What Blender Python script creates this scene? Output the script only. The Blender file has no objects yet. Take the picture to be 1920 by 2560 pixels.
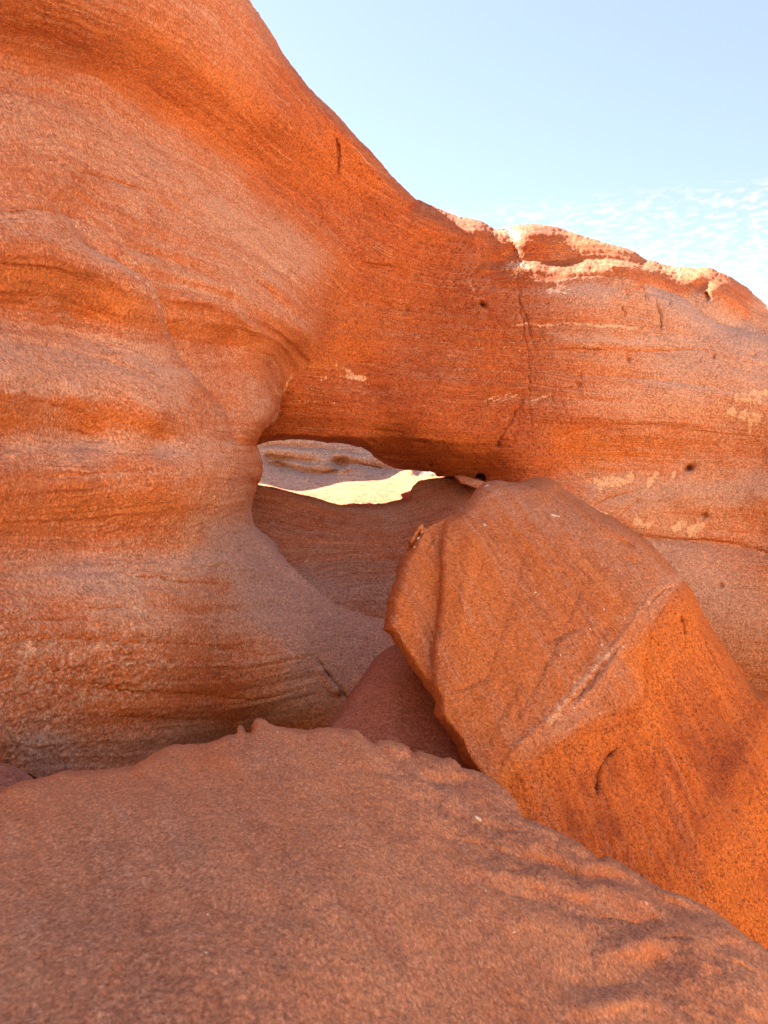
import bpy, math, random
import numpy as np
from mathutils import Vector, Matrix
from mathutils.geometry import delaunay_2d_cdt

random.seed(3)
import time
T0 = time.time()
RNG = np.random.default_rng(11)
sc = bpy.context.scene
COL = sc.collection

# ---------------------------------------------------------------- camera
F_PX = 1849.0                      # focal length in photograph pixels (1920 x 2560)
PITCH = math.radians(4.0)
CAM = np.array([0.0, 0.0, 0.0])
cam = bpy.data.cameras.new('camera')
cam.sensor_fit = 'VERTICAL'
cam.sensor_height = 36.0
cam.lens = 36.0 * F_PX / 2560.0
cam.clip_start = 0.02
cam.clip_end = 3000.0
cam.dof.use_dof = True
cam.dof.focus_distance = 4.2
cam.dof.aperture_fstop = 11.0
cam_ob = bpy.data.objects.new('camera', cam)
COL.objects.link(cam_ob)
cam_ob.location = CAM
cam_ob.rotation_euler = (math.radians(90) - PITCH, 0, 0)
sc.camera = cam_ob

# ---------------------------------------------------------------- light
SUN_AZ = math.radians(-37.0)        # from straight ahead (+Y), negative = to the left
SUN_EL = math.radians(40.0)
SUN_DIR = Vector((math.sin(SUN_AZ) * math.cos(SUN_EL), math.cos(SUN_AZ) * math.cos(SUN_EL), math.sin(SUN_EL)))
sun = bpy.data.lights.new('sun', 'SUN')
sun.energy = 5.0
sun.angle = math.radians(0.53)
sun.color = (1.0, 0.95, 0.86)
sun_ob = bpy.data.objects.new('sun', sun)
COL.objects.link(sun_ob)
sun_ob.rotation_euler = SUN_DIR.to_track_quat('Z', 'Y').to_euler()
sun_ob.location = SUN_DIR * 30

sc.view_settings.view_transform = 'Standard'
sc.view_settings.look = 'None'
sc.view_settings.gamma = 1.0
sc.view_settings.use_curve_mapping = False
sc.view_settings.exposure = 2.66
sc.cycles.max_bounces = 8
sc.cycles.diffuse_bounces = 6
sc.cycles.use_denoising = True
sc.cycles.denoising_prefilter = 'NONE'


class NT:
    """small node-tree writer"""
    def __init__(self, tree):
        self.t = tree
        self.t.nodes.clear()

    def n(self, kind, ins=None, **props):
        nd = self.t.nodes.new(kind)
        for k, v in props.items():
            setattr(nd, k, v)
        for k, v in (ins or {}).items():
            self.set(nd.inputs[k], v)
        return nd

    def set(self, sock, v):
        if isinstance(v, bpy.types.NodeSocket):
            self.t.links.new(v, sock)
        elif v is not None:
            if sock.type == 'RGBA' and len(v) == 3:
                v = (*v, 1.0)
            sock.default_value = v

    def math(self, op, a, b=None, c=None, clamp=False):
        nd = self.n('ShaderNodeMath', operation=op, use_clamp=clamp)
        for i, v in enumerate((a, b, c)):
            if v is not None:
                self.set(nd.inputs[i], v)
        return nd.outputs[0]

    def ramp(self, fac, lo, hi, a=0.0, b=1.0, smooth=True):
        nd = self.n('ShaderNodeMapRange', interpolation_type='SMOOTHSTEP' if smooth else 'LINEAR')
        nd.clamp = True
        for i, v in enumerate((fac, lo, hi, a, b)):
            self.set(nd.inputs[i], v)
        return nd.outputs[0]

    def mix(self, fac, a, b, mode='MIX'):
        nd = self.n('ShaderNodeMix', data_type='RGBA', blend_type=mode)
        self.set(nd.inputs[0], fac)
        self.set(nd.inputs[6], a)
        self.set(nd.inputs[7], b)
        return nd.outputs[2]

    def noise(self, vec, scale, detail=4.0, rough=0.55, dist=0.0, lac=2.0):
        nd = self.n('ShaderNodeTexNoise', {'Vector': vec, 'Scale': scale, 'Detail': detail,
                                          'Roughness': rough, 'Distortion': dist, 'Lacunarity': lac})
        return nd.outputs[0]

    def mapping(self, vec, scale=(1, 1, 1), rot=(0, 0, 0), loc=(0, 0, 0)):
        nd = self.n('ShaderNodeMapping', {'Vector': vec, 'Scale': scale, 'Rotation': rot, 'Location': loc})
        return nd.outputs[0]


world = bpy.data.worlds.new('World')
sc.world = world
world.use_nodes = True
w = NT(world.node_tree)
sky = w.n('ShaderNodeTexSky', sky_type='NISHITA', sun_disc=False)
sky.sun_elevation = SUN_EL
sky.sun_rotation = SUN_AZ
sky.altitude = 200
sky.air_density = 1.0
sky.dust_density = 0.15
sky.ozone_density = 1.0
geo = w.n('ShaderNodeTexCoord')
sep = w.n('ShaderNodeSeparateXYZ', {0: geo.outputs['Generated']})
zz = w.math('MAXIMUM', sep.outputs[2], 0.03)
cx = w.math('DIVIDE', sep.outputs[0], zz)
cy = w.math('DIVIDE', sep.outputs[1], zz)
comb = w.n('ShaderNodeCombineXYZ', {0: cx, 1: cy, 2: 0.0})
cvec = w.mapping(comb.outputs[0], scale=(1.0, 0.8, 1.0), rot=(0, 0, math.radians(-14)))
cl1 = w.noise(cvec, 17.0, 5.0, 0.58, 0.35)
cl2 = w.noise(cvec, 1.1, 2.0, 0.5)
low = w.ramp(sep.outputs[2], 0.295, 0.328, 1.0, 0.0)
thr = w.ramp(sep.outputs[2], 0.20, 0.33, 0.35, 0.46)
thr2 = w.math('SUBTRACT', w.math('ADD', thr, 0.11), w.math('MULTIPLY', cl2, 0.22))
cmask = w.ramp(w.math('SUBTRACT', cl1, thr2), 0.0, 0.19)
cmask = w.math('MULTIPLY', cmask, low)
cmask = w.math('MULTIPLY', cmask, 0.9)
veil = w.mix(0.42, sky.outputs[0], (2.35, 2.3, 2.75, 1))          # thin high haze
skyc = w.mix(cmask, veil, (3.4, 3.45, 3.5, 1))
bg = w.n('ShaderNodeBackground', {'Color': skyc, 'Strength': 0.05})
out = w.n('ShaderNodeOutputWorld', {'Surface': bg.outputs[0]})

# ---------------------------------------------------------------- maths helpers
CP, SP = math.cos(PITCH), math.sin(PITCH)


def P(px, py, d):
    """the place in the world that lies d metres deep at a spot of the photograph (survey of the rocks)"""
    px = np.asarray(px, float); py = np.asarray(py, float); d = np.asarray(d, float)
    u = (px - 960.0) / F_PX; v = (1280.0 - py) / F_PX
    x = u * d
    y = CP * d + SP * v * d
    z = -SP * d + CP * v * d
    return np.stack([x, y, z], -1) + CAM


def hash3(ix, iy, iz, seed):
    h = (ix * 374761393 + iy * 668265263 + iz * 2147483647 + seed * 1274126177) & 0xFFFFFFFF
    h = ((h ^ (h >> 13)) * 1274126177) & 0xFFFFFFFF
    h = ((h ^ (h >> 16)) * 2246822519) & 0xFFFFFFFF
    return h ^ (h >> 15)


GR = RNG.normal(size=(256, 3)); GR /= np.linalg.norm(GR, axis=1)[:, None]


def perlin(p, seed=0):
    p = np.asarray(p, float)
    i = np.floor(p).astype(np.int64); f = p - i
    u = f * f * f * (f * (f * 6 - 15) + 10)
    res = 0
    for dx in (0, 1):
        for dy in (0, 1):
            for dz in (0, 1):
                g = GR[hash3(i[:, 0] + dx, i[:, 1] + dy, i[:, 2] + dz, seed) & 255]
                dot = (g * (f - np.array([dx, dy, dz]))).sum(1)
                wgt = (u[:, 0] if dx else 1 - u[:, 0]) * (u[:, 1] if dy else 1 - u[:, 1]) * (u[:, 2] if dz else 1 - u[:, 2])
                res = res + wgt * dot
    return res * 1.5


def fbm(p, octaves=4, gain=0.5, seed=0, ridged=False):
    a, s, tot = 1.0, 0.0, 0.0
    p = np.asarray(p, float)
    for o in range(octaves):
        n = perlin(p, seed + o * 17)
        if ridged:
            n = 1 - 2 * np.abs(n)
        s = s + a * n
        tot += a
        a *= gain
        p = p * 2.03 + 3.7
    return s / tot


def tps(pts):
    """thin plate spline through (px, py, value) triples"""
    pts = np.asarray(pts, float)
    X = pts[:, :2] / 500.0; v = pts[:, 2]
    n = len(X)
    r2 = ((X[:, None] - X[None]) ** 2).sum(-1)
    K = 0.5 * r2 * np.log(r2 + 1e-12) + np.eye(n) * 2e-3
    Q = np.concatenate([np.ones((n, 1)), X], 1)
    A = np.block([[K, Q], [Q.T, np.zeros((3, 3))]])
    c = np.linalg.solve(A, np.concatenate([v, np.zeros(3)]))

    def f(px, py):
        px = np.asarray(px, float); py = np.asarray(py, float)
        Y = np.stack([px, py], -1) / 500.0
        o = np.empty(len(Y))
        for k in range(0, len(Y), 20000):
            y = Y[k:k + 20000]
            r = ((y[:, None] - X[None]) ** 2).sum(-1)
            o[k:k + 20000] = (0.5 * r * np.log(r + 1e-12)) @ c[:n] + c[n] + y @ c[n + 1:]
        return o
    return f


def smooth(poly, step=6.0, closed=False):
    """Catmull-Rom through the points, evenly resampled"""
    p = np.asarray(poly, float)
    q = np.concatenate([p[-1:], p, p[:2]]) if closed else np.concatenate([2 * p[:1] - p[1:2], p, 2 * p[-1:] - p[-2:-1]])
    res = []
    for k in range(1, len(q) - 2):
        a, b, c, d = q[k - 1], q[k], q[k + 1], q[k + 2]
        m = max(2, int(np.linalg.norm(c[:2] - b[:2]) / 2))
        t = (np.arange(m) / m)[:, None]
        res.append(0.5 * ((2 * b) + (c - a) * t + (2 * a - 5 * b + 4 * c - d) * t ** 2 + (3 * b - a - 3 * c + d) * t ** 3))
    res = np.concatenate(res + ([] if closed else [p[-1:]]))
    if closed:
        res = np.concatenate([res, res[:1]])
    L = np.concatenate([[0], np.cumsum(np.linalg.norm(np.diff(res[:, :2], axis=0), axis=1))])
    m = max(2, int(round(L[-1] / step)) + 1)
    t = np.linspace(0, L[-1], m)
    o = np.stack([np.interp(t, L, res[:, k]) for k in range(res.shape[1])], 1)
    return o[:-1] if closed else o


def seg_dist(px, py, poly, reach=400.0):
    """distance to a polyline, signed side (+ = right of travel on screen, y down), and position 0..1 along it"""
    poly = np.asarray(poly, float)[:, :2]
    X = np.stack([px, py], -1)
    best = np.full(len(X), 1e9); side = np.zeros(len(X)); along = np.zeros(len(X))
    L = np.concatenate([[0], np.cumsum(np.linalg.norm(np.diff(poly, axis=0), axis=1))])
    lo, hi = poly.min(0) - reach, poly.max(0) + reach
    idx0 = np.nonzero(((X > lo) & (X < hi)).all(1))[0]
    for c in range(0, len(poly) - 1, 10):
        sub = poly[c:c + 11]
        lo, hi = sub.min(0) - reach, sub.max(0) + reach
        X0 = X[idx0]
        idx = idx0[((X0 > lo) & (X0 < hi)).all(1)]
        if len(idx) == 0:
            continue
        Xs = X[idx]
        b2, s2, a2 = best[idx], side[idx], along[idx]
        for k in range(c, min(c + 10, len(poly) - 1)):
            a, e = poly[k], poly[k + 1] - poly[k]
            l2 = (e ** 2).sum() + 1e-9
            t = np.clip(((Xs - a) @ e) / l2, 0, 1)
            dv = Xs - a - t[:, None] * e
            d = np.hypot(dv[:, 0], dv[:, 1])
            m = d < b2
            b2[m] = d[m]
            s2[m] = np.sign(e[0] * (Xs[m, 1] - a[1]) - e[1] * (Xs[m, 0] - a[0]))
            a2[m] = (L[k] + t[m] * (L[k + 1] - L[k])) / L[-1]
        best[idx], side[idx], along[idx] = b2, s2, a2
    return best, side, along


def inside(px, py, poly):
    poly = np.asarray(poly, float)[:, :2]
    r = np.zeros(len(px), bool)
    x1, y1 = poly[-1]
    for x2, y2 in poly:
        if y1 != y2:
            c = ((y1 > py) != (y2 > py)) & (px < (x2 - x1) * (py - y1) / (y2 - y1) + x1)
            r ^= c
        x1, y1 = x2, y2
    return r


def taper(al, e=0.12):
    return np.clip(np.minimum(al, 1 - al) / e, 0, 1) ** 0.7


def groove(poly, depth, wid, e=0.12, wob=0.0):
    """a crack or furrow: pushes the surface back"""
    sp = smooth(poly, 8)

    def f(px, py):
        wx = px + wob * perlin(np.stack([px / 18, py / 18, px * 0], -1), 5)
        d, s, al = seg_dist(wx, py, sp, 3.2 * wid + wob)
        return depth * np.exp(-(d / wid) ** 2) * taper(al, e)
    f.fine = smooth(poly, 2.6) if wid <= 6 else None
    return f


def ledge(poly, depth, wide, sharp, e=0.15):
    """right side of travel is set back by depth at the line and comes out again over `wide`; the left lip rounds over `sharp`"""
    sp = smooth(poly, 8)

    def f(px, py):
        d, s, al = seg_dist(px, py, sp, 5 * max(wide, sharp))
        r = np.where(s > 0, depth * np.exp(-d / wide), depth * 0.55 * np.exp(-(d / sharp)))
        r = np.where((s > 0) & (d < 4), np.minimum(r, depth * (0.55 + 0.45 * d / 4)), r)
        return r * taper(al, e)
    f.fine = smooth(poly, 2.8) if sharp <= 7 else None
    return f


def terrace(poly, depth, w, wide, e=0.12):
    """everything above the line (travel from right to left) stands back by depth; the step itself slopes over w pixels"""
    sp = smooth(poly, 8)

    def f(px, py):
        n = fbm(np.stack([px / 30, py / 30, px * 0 + 2], -1), 3, 0.6, 51)
        d, s, al = seg_dist(px, py + n * 9, sp, 4 * wide)
        t = np.clip((s * d + w / 2) / w, 0, 1)
        return depth * t * t * (3 - 2 * t) * np.where(s > 0, np.exp(-(d / wide) ** 2), 1.0) * taper(al, e)
    f.fine = smooth(poly, 3.0)
    return f


def ridge(poly, amp, wid, e=0.15):
    return groove(poly, -amp, wid, e)


def hollow(x, y, rx, ry, depth, rot=0.0, p=2.0):
    c, s = math.cos(rot), math.sin(rot)

    def f(px, py):
        dx, dy = px - x, py - y
        a = (dx * c + dy * s) / rx; b = (-dx * s + dy * c) / ry
        return depth * np.exp(-(a * a + b * b) ** (p / 2))
    return f


def roll(poly, wid, amt, lead=0.0, tail=0.0):
    sp = smooth(poly, 8)

    def f(px, py):
        d, s, al = seg_dist(px, py, sp, wid)
        t = np.clip(d / wid, 0, 1)
        k = np.clip(al / lead, 0, 1) if lead else 1.0
        k = k * np.clip((1 - al) / tail, 0, 1) if tail else k
        return amt * k * (1 - np.sqrt(np.clip(1 - (1 - t) ** 2, 0, 1)))
    return f


def vnormals(V, T):
    n = np.zeros_like(V)
    a, b, c = V[T[:, 0]], V[T[:, 1]], V[T[:, 2]]
    fn = np.cross(b - a, c - a)
    for k in range(3):
        for ax in range(3):
            n[:, ax] += np.bincount(T[:, k], fn[:, ax], len(V))
    return n / (np.linalg.norm(n, axis=1)[:, None] + 1e-12)


def strokes(px, py, V, lst, seed=0):
    """soft patches of a colour kind; each stroke = (points, width px, strength)"""
    r = np.zeros(len(px))
    wx = px + 14 * fbm(np.stack([px / 70, py / 70, px * 0], -1), 3, 0.6, seed + 1)
    wy = py + 14 * fbm(np.stack([px / 70, py / 70, px * 0 + 9], -1), 3, 0.6, seed + 2)
    for pts, wid, st in lst:
        pts = np.asarray(pts, float)
        if len(pts) == 1:
            d = np.hypot(wx - pts[0, 0], wy - pts[0, 1])
        else:
            d, _, _ = seg_dist(wx, wy, pts, 2.8 * wid)
        r += st * np.exp(-(d / wid) ** 2)
    return r


class Patch:
    """one side of a rock surveyed as depth over the photograph; closed off at the back by its own thickness"""
    def __init__(self, outline, base, feats=(), h=4.0, coarse=None, edge_jit=0.6, back=(1.2,), inward=0.0, droop=0.0):
        self.h = h
        lo, hi = np.min(outline, 0)[:2], np.max(outline, 0)[:2]
        self.outline = outline
        self.droop = droop
        gx, gy = np.meshgrid(np.arange(lo[0], hi[0], h), np.arange(lo[1], hi[1], h * 0.87))
        gx[1::2] += h / 2
        gx = gx.ravel() + RNG.uniform(-.22, .22, gx.size) * h
        gy = gy.ravel() + RNG.uniform(-.22, .22, gy.size) * h
        # thin out beyond the frame
        off = np.maximum.reduce([-gx - 20, gx - 1940, -gy - 20, gy - 2580, np.zeros_like(gx)])
        keep = RNG.uniform(0, 1, gx.size) < np.clip(1 / (1 + off / 12.0) ** 1.6, 0.004, 1)
        gx, gy = gx[keep], gy[keep]
        m = inside(gx, gy, outline)
        gx, gy = gx[m], gy[m]
        d, _, _ = seg_dist(gx, gy, np.concatenate([outline, outline[:1]])[:, :2], 4 * h)
        m = d > h * 0.55
        gx, gy = gx[m], gy[m]
        for f in feats:
            fp = getattr(f, 'fine', None)
            if fp is None:
                continue
            fp = fp[:, :2]
            tn = np.gradient(fp, axis=0); tn /= np.linalg.norm(tn, axis=1)[:, None] + 1e-9
            nn = np.stack([-tn[:, 1], tn[:, 0]], -1)
            ex = np.concatenate([fp + nn * o for o in (-4.4, -2.2, 0, 2.2, 4.4)]) + RNG.uniform(-.3, .3, (len(fp) * 5, 2))
            e1 = inside(ex[:, 0], ex[:, 1], outline)
            dd, _, _ = seg_dist(ex[:, 0], ex[:, 1], np.concatenate([outline, outline[:1]])[:, :2], 4 * h)
            ex = ex[e1 & (dd > h * 0.4)]
            dd, _, _ = seg_dist(gx, gy, fp, 12)
            gx, gy = gx[dd > 5.6], gy[dd > 5.6]
            gx = np.concatenate([gx, ex[:, 0]]); gy = np.concatenate([gy, ex[:, 1]])
        nb = len(outline)
        pts = np.concatenate([outline[:, :2], np.stack([gx, gy], -1)])
        edges = [(k, (k + 1) % nb) for k in range(nb)]
        rv, re, rf, ov, oe, of = delaunay_2d_cdt([Vector(p) for p in pts], edges, [list(range(nb))], 1, 1e-5)
        self.px = np.array([v[0] for v in rv]); self.py = np.array([v[1] for v in rv])
        T = np.array([list(f) for f in rf if len(f) == 3], int)
        # orient to face the viewer
        a, b, c = [np.stack([self.px[T[:, k]], self.py[T[:, k]]], -1) for k in range(3)]
        cr = (b[:, 0] - a[:, 0]) * (c[:, 1] - a[:, 1]) - (b[:, 1] - a[:, 1]) * (c[:, 0] - a[:, 0])
        T[cr > 0] = T[cr > 0][:, ::-1]
        self.T = T
        omap = {}
        for k, src in enumerate(ov):
            for s in src:
                omap.setdefault(s, k)
        self.loop = [omap[k] for k in range(nb)]
        d = base(self.px, self.py)
        for f in feats:
            d = d + f(self.px, self.py)
        self.d = np.maximum(d, 0.25)
        self.back = back
        self.inward = inward

    def place(self):
        self.V = P(self.px, self.py, self.d)
        self.N = vnormals(self.V, self.T)
        self.N0 = self.N.copy()

    def displace(self, amount):
        self.V = self.V + self.N0 * amount[:, None]
        self.N = vnormals(self.V, self.T)

    def build(self, name, mat, parent=None, paint=None, bed=None, custom=False):
        V, T = self.V, self.T
        n0 = len(V)
        rings = [np.array(self.loop)]
        allV = [V]
        src = np.arange(n0)
        srcs = [src]
        cen = np.array([self.px.mean(), self.py.mean()])
        L = np.array(self.loop)
        lp = np.stack([self.px[L], self.py[L]], -1)
        start = n0
        for t in self.back:
            R = V[L] - CAM
            dd = R[:, 1] * CP - R[:, 2] * SP
            rp = np.stack([960 + R[:, 0] / dd * F_PX, 1280 - (R[:, 1] * SP + R[:, 2] * CP) / dd * F_PX], -1)
            q = rp + (cen - rp) * self.inward * min(1.0, t / max(self.back))
            v = P(q[:, 0], q[:, 1], dd + t)
            if self.droop:
                v[:, 2] -= self.droop * t * np.sqrt(t / max(self.back))
                m = int(2 + 16 * t / max(self.back))          # the hidden side is rounder than the rim
                ker = np.ones(2 * m + 1) / (2 * m + 1)
                for ax in range(3):
                    v[:, ax] = np.convolve(np.concatenate([v[-m:, ax], v[:, ax], v[:m, ax]]), ker, 'valid')
            allV.append(v)
            srcs.append(L)
            rings.append(np.arange(start, start + len(L)))
            start += len(L)
        faces = [T]
        for r0, r1 in zip(rings[:-1], rings[1:]):
            a, b = r0, np.roll(r0, -1)
            c, d = np.roll(r1, -1), r1
            q1 = np.stack([a, b, c], 1); q2 = np.stack([a, c, d], 1)
            faces += [q1, q2]
        # back face
        lastring = rings[-1]
        nb = len(L)
        rv, re, rf, ov, oe, of = delaunay_2d_cdt([Vector(p) for p in lp], [(k, (k + 1) % nb) for k in range(nb)], [list(range(nb))], 1, 1e-5)
        first = [o[0] if o else 0 for o in ov]
        cap = np.array([[lastring[first[k]] for k in f] for f in rf if len(f) == 3], int)
        ca, cb, cc = [np.concatenate(allV)[cap[:, k]] for k in range(3)]
        flip = (np.cross(cb - ca, cc - ca) * ca).sum(1) < 0
        cap[flip] = cap[flip][:, ::-1]
        n_cap = len(cap)
        VV = np.concatenate(allV); FF = np.concatenate(faces); SS = np.concatenate(srcs)
        # consistent winding of the rim with the front
        e_front = set(zip(T[:, 0], T[:, 1])) | set(zip(T[:, 1], T[:, 2])) | set(zip(T[:, 2], T[:, 0]))
        if (L[0], L[1]) in e_front:
            FF[len(T):] = FF[len(T):][:, ::-1]
        FF = np.concatenate([FF, cap])
        me = bpy.data.meshes.new(name)
        me.vertices.add(len(VV)); me.vertices.foreach_set('co', VV.astype(np.float32).ravel())
        me.loops.add(FF.size); me.loops.foreach_set('vertex_index', FF.astype(np.int32).ravel())
        me.polygons.add(len(FF))
        me.polygons.foreach_set('loop_start', np.arange(0, FF.size, 3, dtype=np.int32))
        me.polygons.foreach_set('loop_total', np.full(len(FF), 3, np.int32))
        me.polygons.foreach_set('use_smooth', np.ones(len(FF), bool))
        me.update(calc_edges=True)
        me.validate()
        if paint is not None:
            at = me.attributes.new('paint', 'FLOAT_COLOR', 'POINT')
            at.data.foreach_set('color', paint[SS].astype(np.float32).ravel())
        if getattr(self, 'flake', None) is not None:
            at = me.attributes.new('flake', 'FLOAT', 'POINT')
            at.data.foreach_set('value', self.flake[SS].astype(np.float32))
        if getattr(self, 'zone', None) is not None:
            at = me.attributes.new('zone', 'FLOAT', 'POINT')
            at.data.foreach_set('value', self.zone[SS].astype(np.float32))
        if bed is not None:
            at = me.attributes.new('bed', 'FLOAT_VECTOR', 'POINT')
            at.data.foreach_set('vector', bed[SS].astype(np.float32).ravel())
        if custom:
            vn = vnormals(VV, FF)
            vn[:n0] = self.N
            me.normals_split_custom_set_from_vertices(vn.astype(np.float32))
        me.materials.append(mat)
        o = bpy.data.objects.new(name, me)
        COL.objects.link(o)
        if parent is not None:
            o.parent = parent
        return o


def tag(o, label=None, cat=None, group=None, kind=None):
    for k, v in (('label', label), ('category', cat), ('group', group), ('kind', kind)):
        if v:
            o[k] = v
    return o


def outline(parts, h, jit=1.0, keep=()):
    """join smoothed stretches of outline; roughen all but the shared ones"""
    res = []
    for k, (pts, sm) in enumerate(parts):
        a = smooth(pts, h) if sm else np.concatenate([np.asarray(pts, float)])
        if not sm:
            seg = []
            for i in range(len(a) - 1):
                m = max(1, int(np.linalg.norm(a[i + 1] - a[i]) / (h * 3)))
                seg.append(a[i] + (a[i + 1] - a[i]) * (np.arange(m) / m)[:, None])
            a = np.concatenate(seg + [a[-1:]])
        if k not in keep and sm and jit > 0:
            q = np.stack([a[:, 0] / 22, a[:, 1] / 22, np.full(len(a), k + 0.5)], -1)
            n1 = fbm(q, 4, 0.62, 3); n2 = fbm(q + 31, 4, 0.62, 4)
            wgt = np.clip(np.minimum(np.arange(len(a)), np.arange(len(a))[::-1]) / 4.0, 0, 1)
            a = a + np.stack([n1, n2], -1) * (jit * wgt)[:, None]
        res.append(a)
    r = np.concatenate(res)
    d = np.linalg.norm(r - np.roll(r, -1, 0), axis=1)
    return r[d > 0.05]


# ---------------------------------------------------------------- material
def rock(name, base, base2, orange, dust, pale, dark=(0.07, 0.025, 0.018), bump=0.5, scale=1.0, bed_amt=0.5,
         dust_gain=1.0, rough_scale=1.0, bedscale=(1.0, 16.0, 1.0), pits=0.35, pit_scale=36.0, specks=0.3, zone=None, streak=0.0, sky_dust=None, coords=(1, 1, 1), bed_dust=1.4, grain=120.0, lines=0.0, flake=(0.62, 0.42, 0.29)):
    m = bpy.data.materials.new(name)
    m.use_nodes = True
    t = NT(m.node_tree)
    tc = t.n('ShaderNodeTexCoord').outputs['Object']
    if coords != (1, 1, 1):
        tc = t.mapping(tc, scale=coords)
    pa = t.n('ShaderNodeAttribute', attribute_name='paint')
    ps = t.n('ShaderNodeSeparateColor', {0: pa.outputs['Color']})
    bd = t.n('ShaderNodeAttribute', attribute_name='bed').outputs['Vector']
    n_big = t.noise(tc, 1.9 * scale ** 0.5, 4, 0.6)
    n_mid = t.noise(tc, 8.0 * scale, 6, 0.62)
    n_fine = t.noise(tc, 46.0 * scale, 5, 0.66)
    n_grain = t.noise(tc, grain, 3, 0.75)
    bw = t.n('ShaderNodeVectorMath', {0: bd}, operation='ADD')
    wob = t.n('ShaderNodeVectorMath', operation='SCALE')
    nv = t.n('ShaderNodeTexNoise', {'Vector': tc, 'Scale': 3.0, 'Detail': 3.0})
    t.set(wob.inputs[0], nv.outputs['Color']); wob.inputs['Scale'].default_value = 0.10
    t.set(bw.inputs[1], wob.outputs[0])
    bv = t.mapping(bw.outputs[0], scale=bedscale)
    n_bed = t.noise(bv, 1.0, 7, 0.66)
    bv2 = t.mapping(bw.outputs[0], scale=(bedscale[0] * 2.2, bedscale[1] * 4.5, 1.0), loc=(3, 7, 1))
    n_bed2 = t.noise(bv2, 1.0, 5, 0.6)
    if zone:
        zf = t.n('ShaderNodeAttribute', attribute_name='zone').outputs['Fac']
        zf = t.ramp(t.math('ADD', zf, t.math('MULTIPLY', t.math('SUBTRACT', n_mid, 0.5), 0.7)), 0.2, 0.8)
        base, base2, orange, dust = [t.mix(zf, a, b) for a, b in zip((base, base2, orange, dust), zone[:4])]
        pits = t.math('MULTIPLY_ADD', zf, zone[4] - pits, pits)
    c = t.mix(t.ramp(n_bed, 0.36, 0.64), base, base2)
    if streak:
        sv = t.mapping(bw.outputs[0], scale=(2.2, 26.0, 1.0), loc=(1, 4, 2))
        n_str = t.noise(sv, 1.0, 6, 0.62)
        c = t.mix(t.math('MULTIPLY', t.ramp(n_str, 0.50, 0.70), streak), c, dust)
        c = t.mix(t.math('MULTIPLY', t.ramp(n_str, 0.50, 0.30), streak), c, orange)
    c = t.mix(t.math('MULTIPLY', t.ramp(n_mid, 0.40, 0.66), 0.35), c, orange)
    # bright iron-orange skin; on overhangs it also deepens the shade contrast
    of = t.math('MULTIPLY', ps.outputs[1], t.ramp(n_fine, 0.30, 0.62, 0.55, 1.15), clamp=True)
    c = t.mix(of, c, orange)
    # fine bedding lines
    c = t.mix(t.math('MULTIPLY', t.ramp(n_bed2, 0.52, 0.72), bed_amt), c, pale)
    c = t.mix(t.math('MULTIPLY', t.ramp(n_bed2, 0.46, 0.28), bed_amt * 0.7), c, dark)
    # thin bedding lines, here and there
    if lines:
        lv = t.mapping(bw.outputs[0], scale=(bedscale[0] * 0.5, bedscale[1] * 2.4, 1.0), loc=(11, 5, 3))
        n_l = t.noise(lv, 1.0, 3, 0.5)
        lm = t.ramp(t.noise(tc, 2.6, 3, 0.6), 0.42, 0.62)
        d1 = t.math('ABSOLUTE', t.math('SUBTRACT', n_l, 0.5))
        d2 = t.math('ABSOLUTE', t.math('SUBTRACT', n_l, 0.61))
        l_dark = t.math('MULTIPLY', t.ramp(d1, 0.016, 0.004), lm)
        l_pale = t.math('MULTIPLY', t.ramp(d2, 0.020, 0.005), lm)
        line_d, line_p = t.math('MULTIPLY', l_dark, lines), t.math('MULTIPLY', l_pale, lines)
    # dusty weathered skin; on upward faces it also imitates skylight
    dm = t.math('ADD', t.math('MULTIPLY', n_mid, 1.5), t.math('MULTIPLY', n_fine, 1.5))
    dm = t.math('ADD', dm, t.math('MULTIPLY', n_big, 0.8))
    dm = t.math('MULTIPLY_ADD', t.math('SUBTRACT', n_bed, 0.5), bed_dust, dm)
    dm = t.math('MULTIPLY_ADD', t.math('SUBTRACT', n_bed2, 0.5), bed_dust * 0.6, dm)
    df = t.math('MULTIPLY_ADD', ps.outputs[0], dust_gain, t.math('SUBTRACT', dm, 1.95))
    df = t.math('MULTIPLY', t.ramp(df, 0.0, 0.85, smooth=False), 0.88)
    if sky_dust:  # grey-purple skylight on foot and gully, painted as a second dust tone
        dust = t.mix(t.ramp(ps.outputs[0], 0.7, 1.15), dust, sky_dust)
    c = t.mix(df, c, dust)
    # flaking skin: pale scales with curled edges
    fl = t.n('ShaderNodeAttribute', attribute_name='flake').outputs['Fac']
    n_fl = t.noise(t.mapping(tc, scale=(1, 1, 1.5)), 24.0, 6, 0.62, 1.4)
    flm = t.math('MULTIPLY', t.ramp(n_fl, 0.50, 0.57), t.ramp(t.math('ADD', fl, t.math('MULTIPLY', t.math('SUBTRACT', n_mid, 0.5), 1.2)), 0.25, 0.75))
    c = t.mix(t.math('MULTIPLY', flm, 0.55), c, flake)
    if lines:
        c = t.mix(line_d, c, dark)
        c = t.mix(line_p, c, pale)
    # dark stains, plus shade painted into recesses and creases
    kf = t.ramp(t.math('ADD', ps.outputs[2], t.math('MULTIPLY', t.math('SUBTRACT', n_fine, 0.5), 2.2)), 0.35, 0.95)
    c = t.mix(t.math('MULTIPLY', kf, 0.85), c, dark)
    # pale fresh patches with ragged edges, also painted sunlit rims and crest highlights
    pf = t.ramp(t.math('ADD', pa.outputs['Alpha'], t.math('MULTIPLY', t.math('SUBTRACT', t.noise(t.mapping(tc, scale=(1, 1, 0.45)), 24.0 * scale ** 0.5, 6, 0.72), 0.5), 1.9)), 0.46, 0.66)
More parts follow.
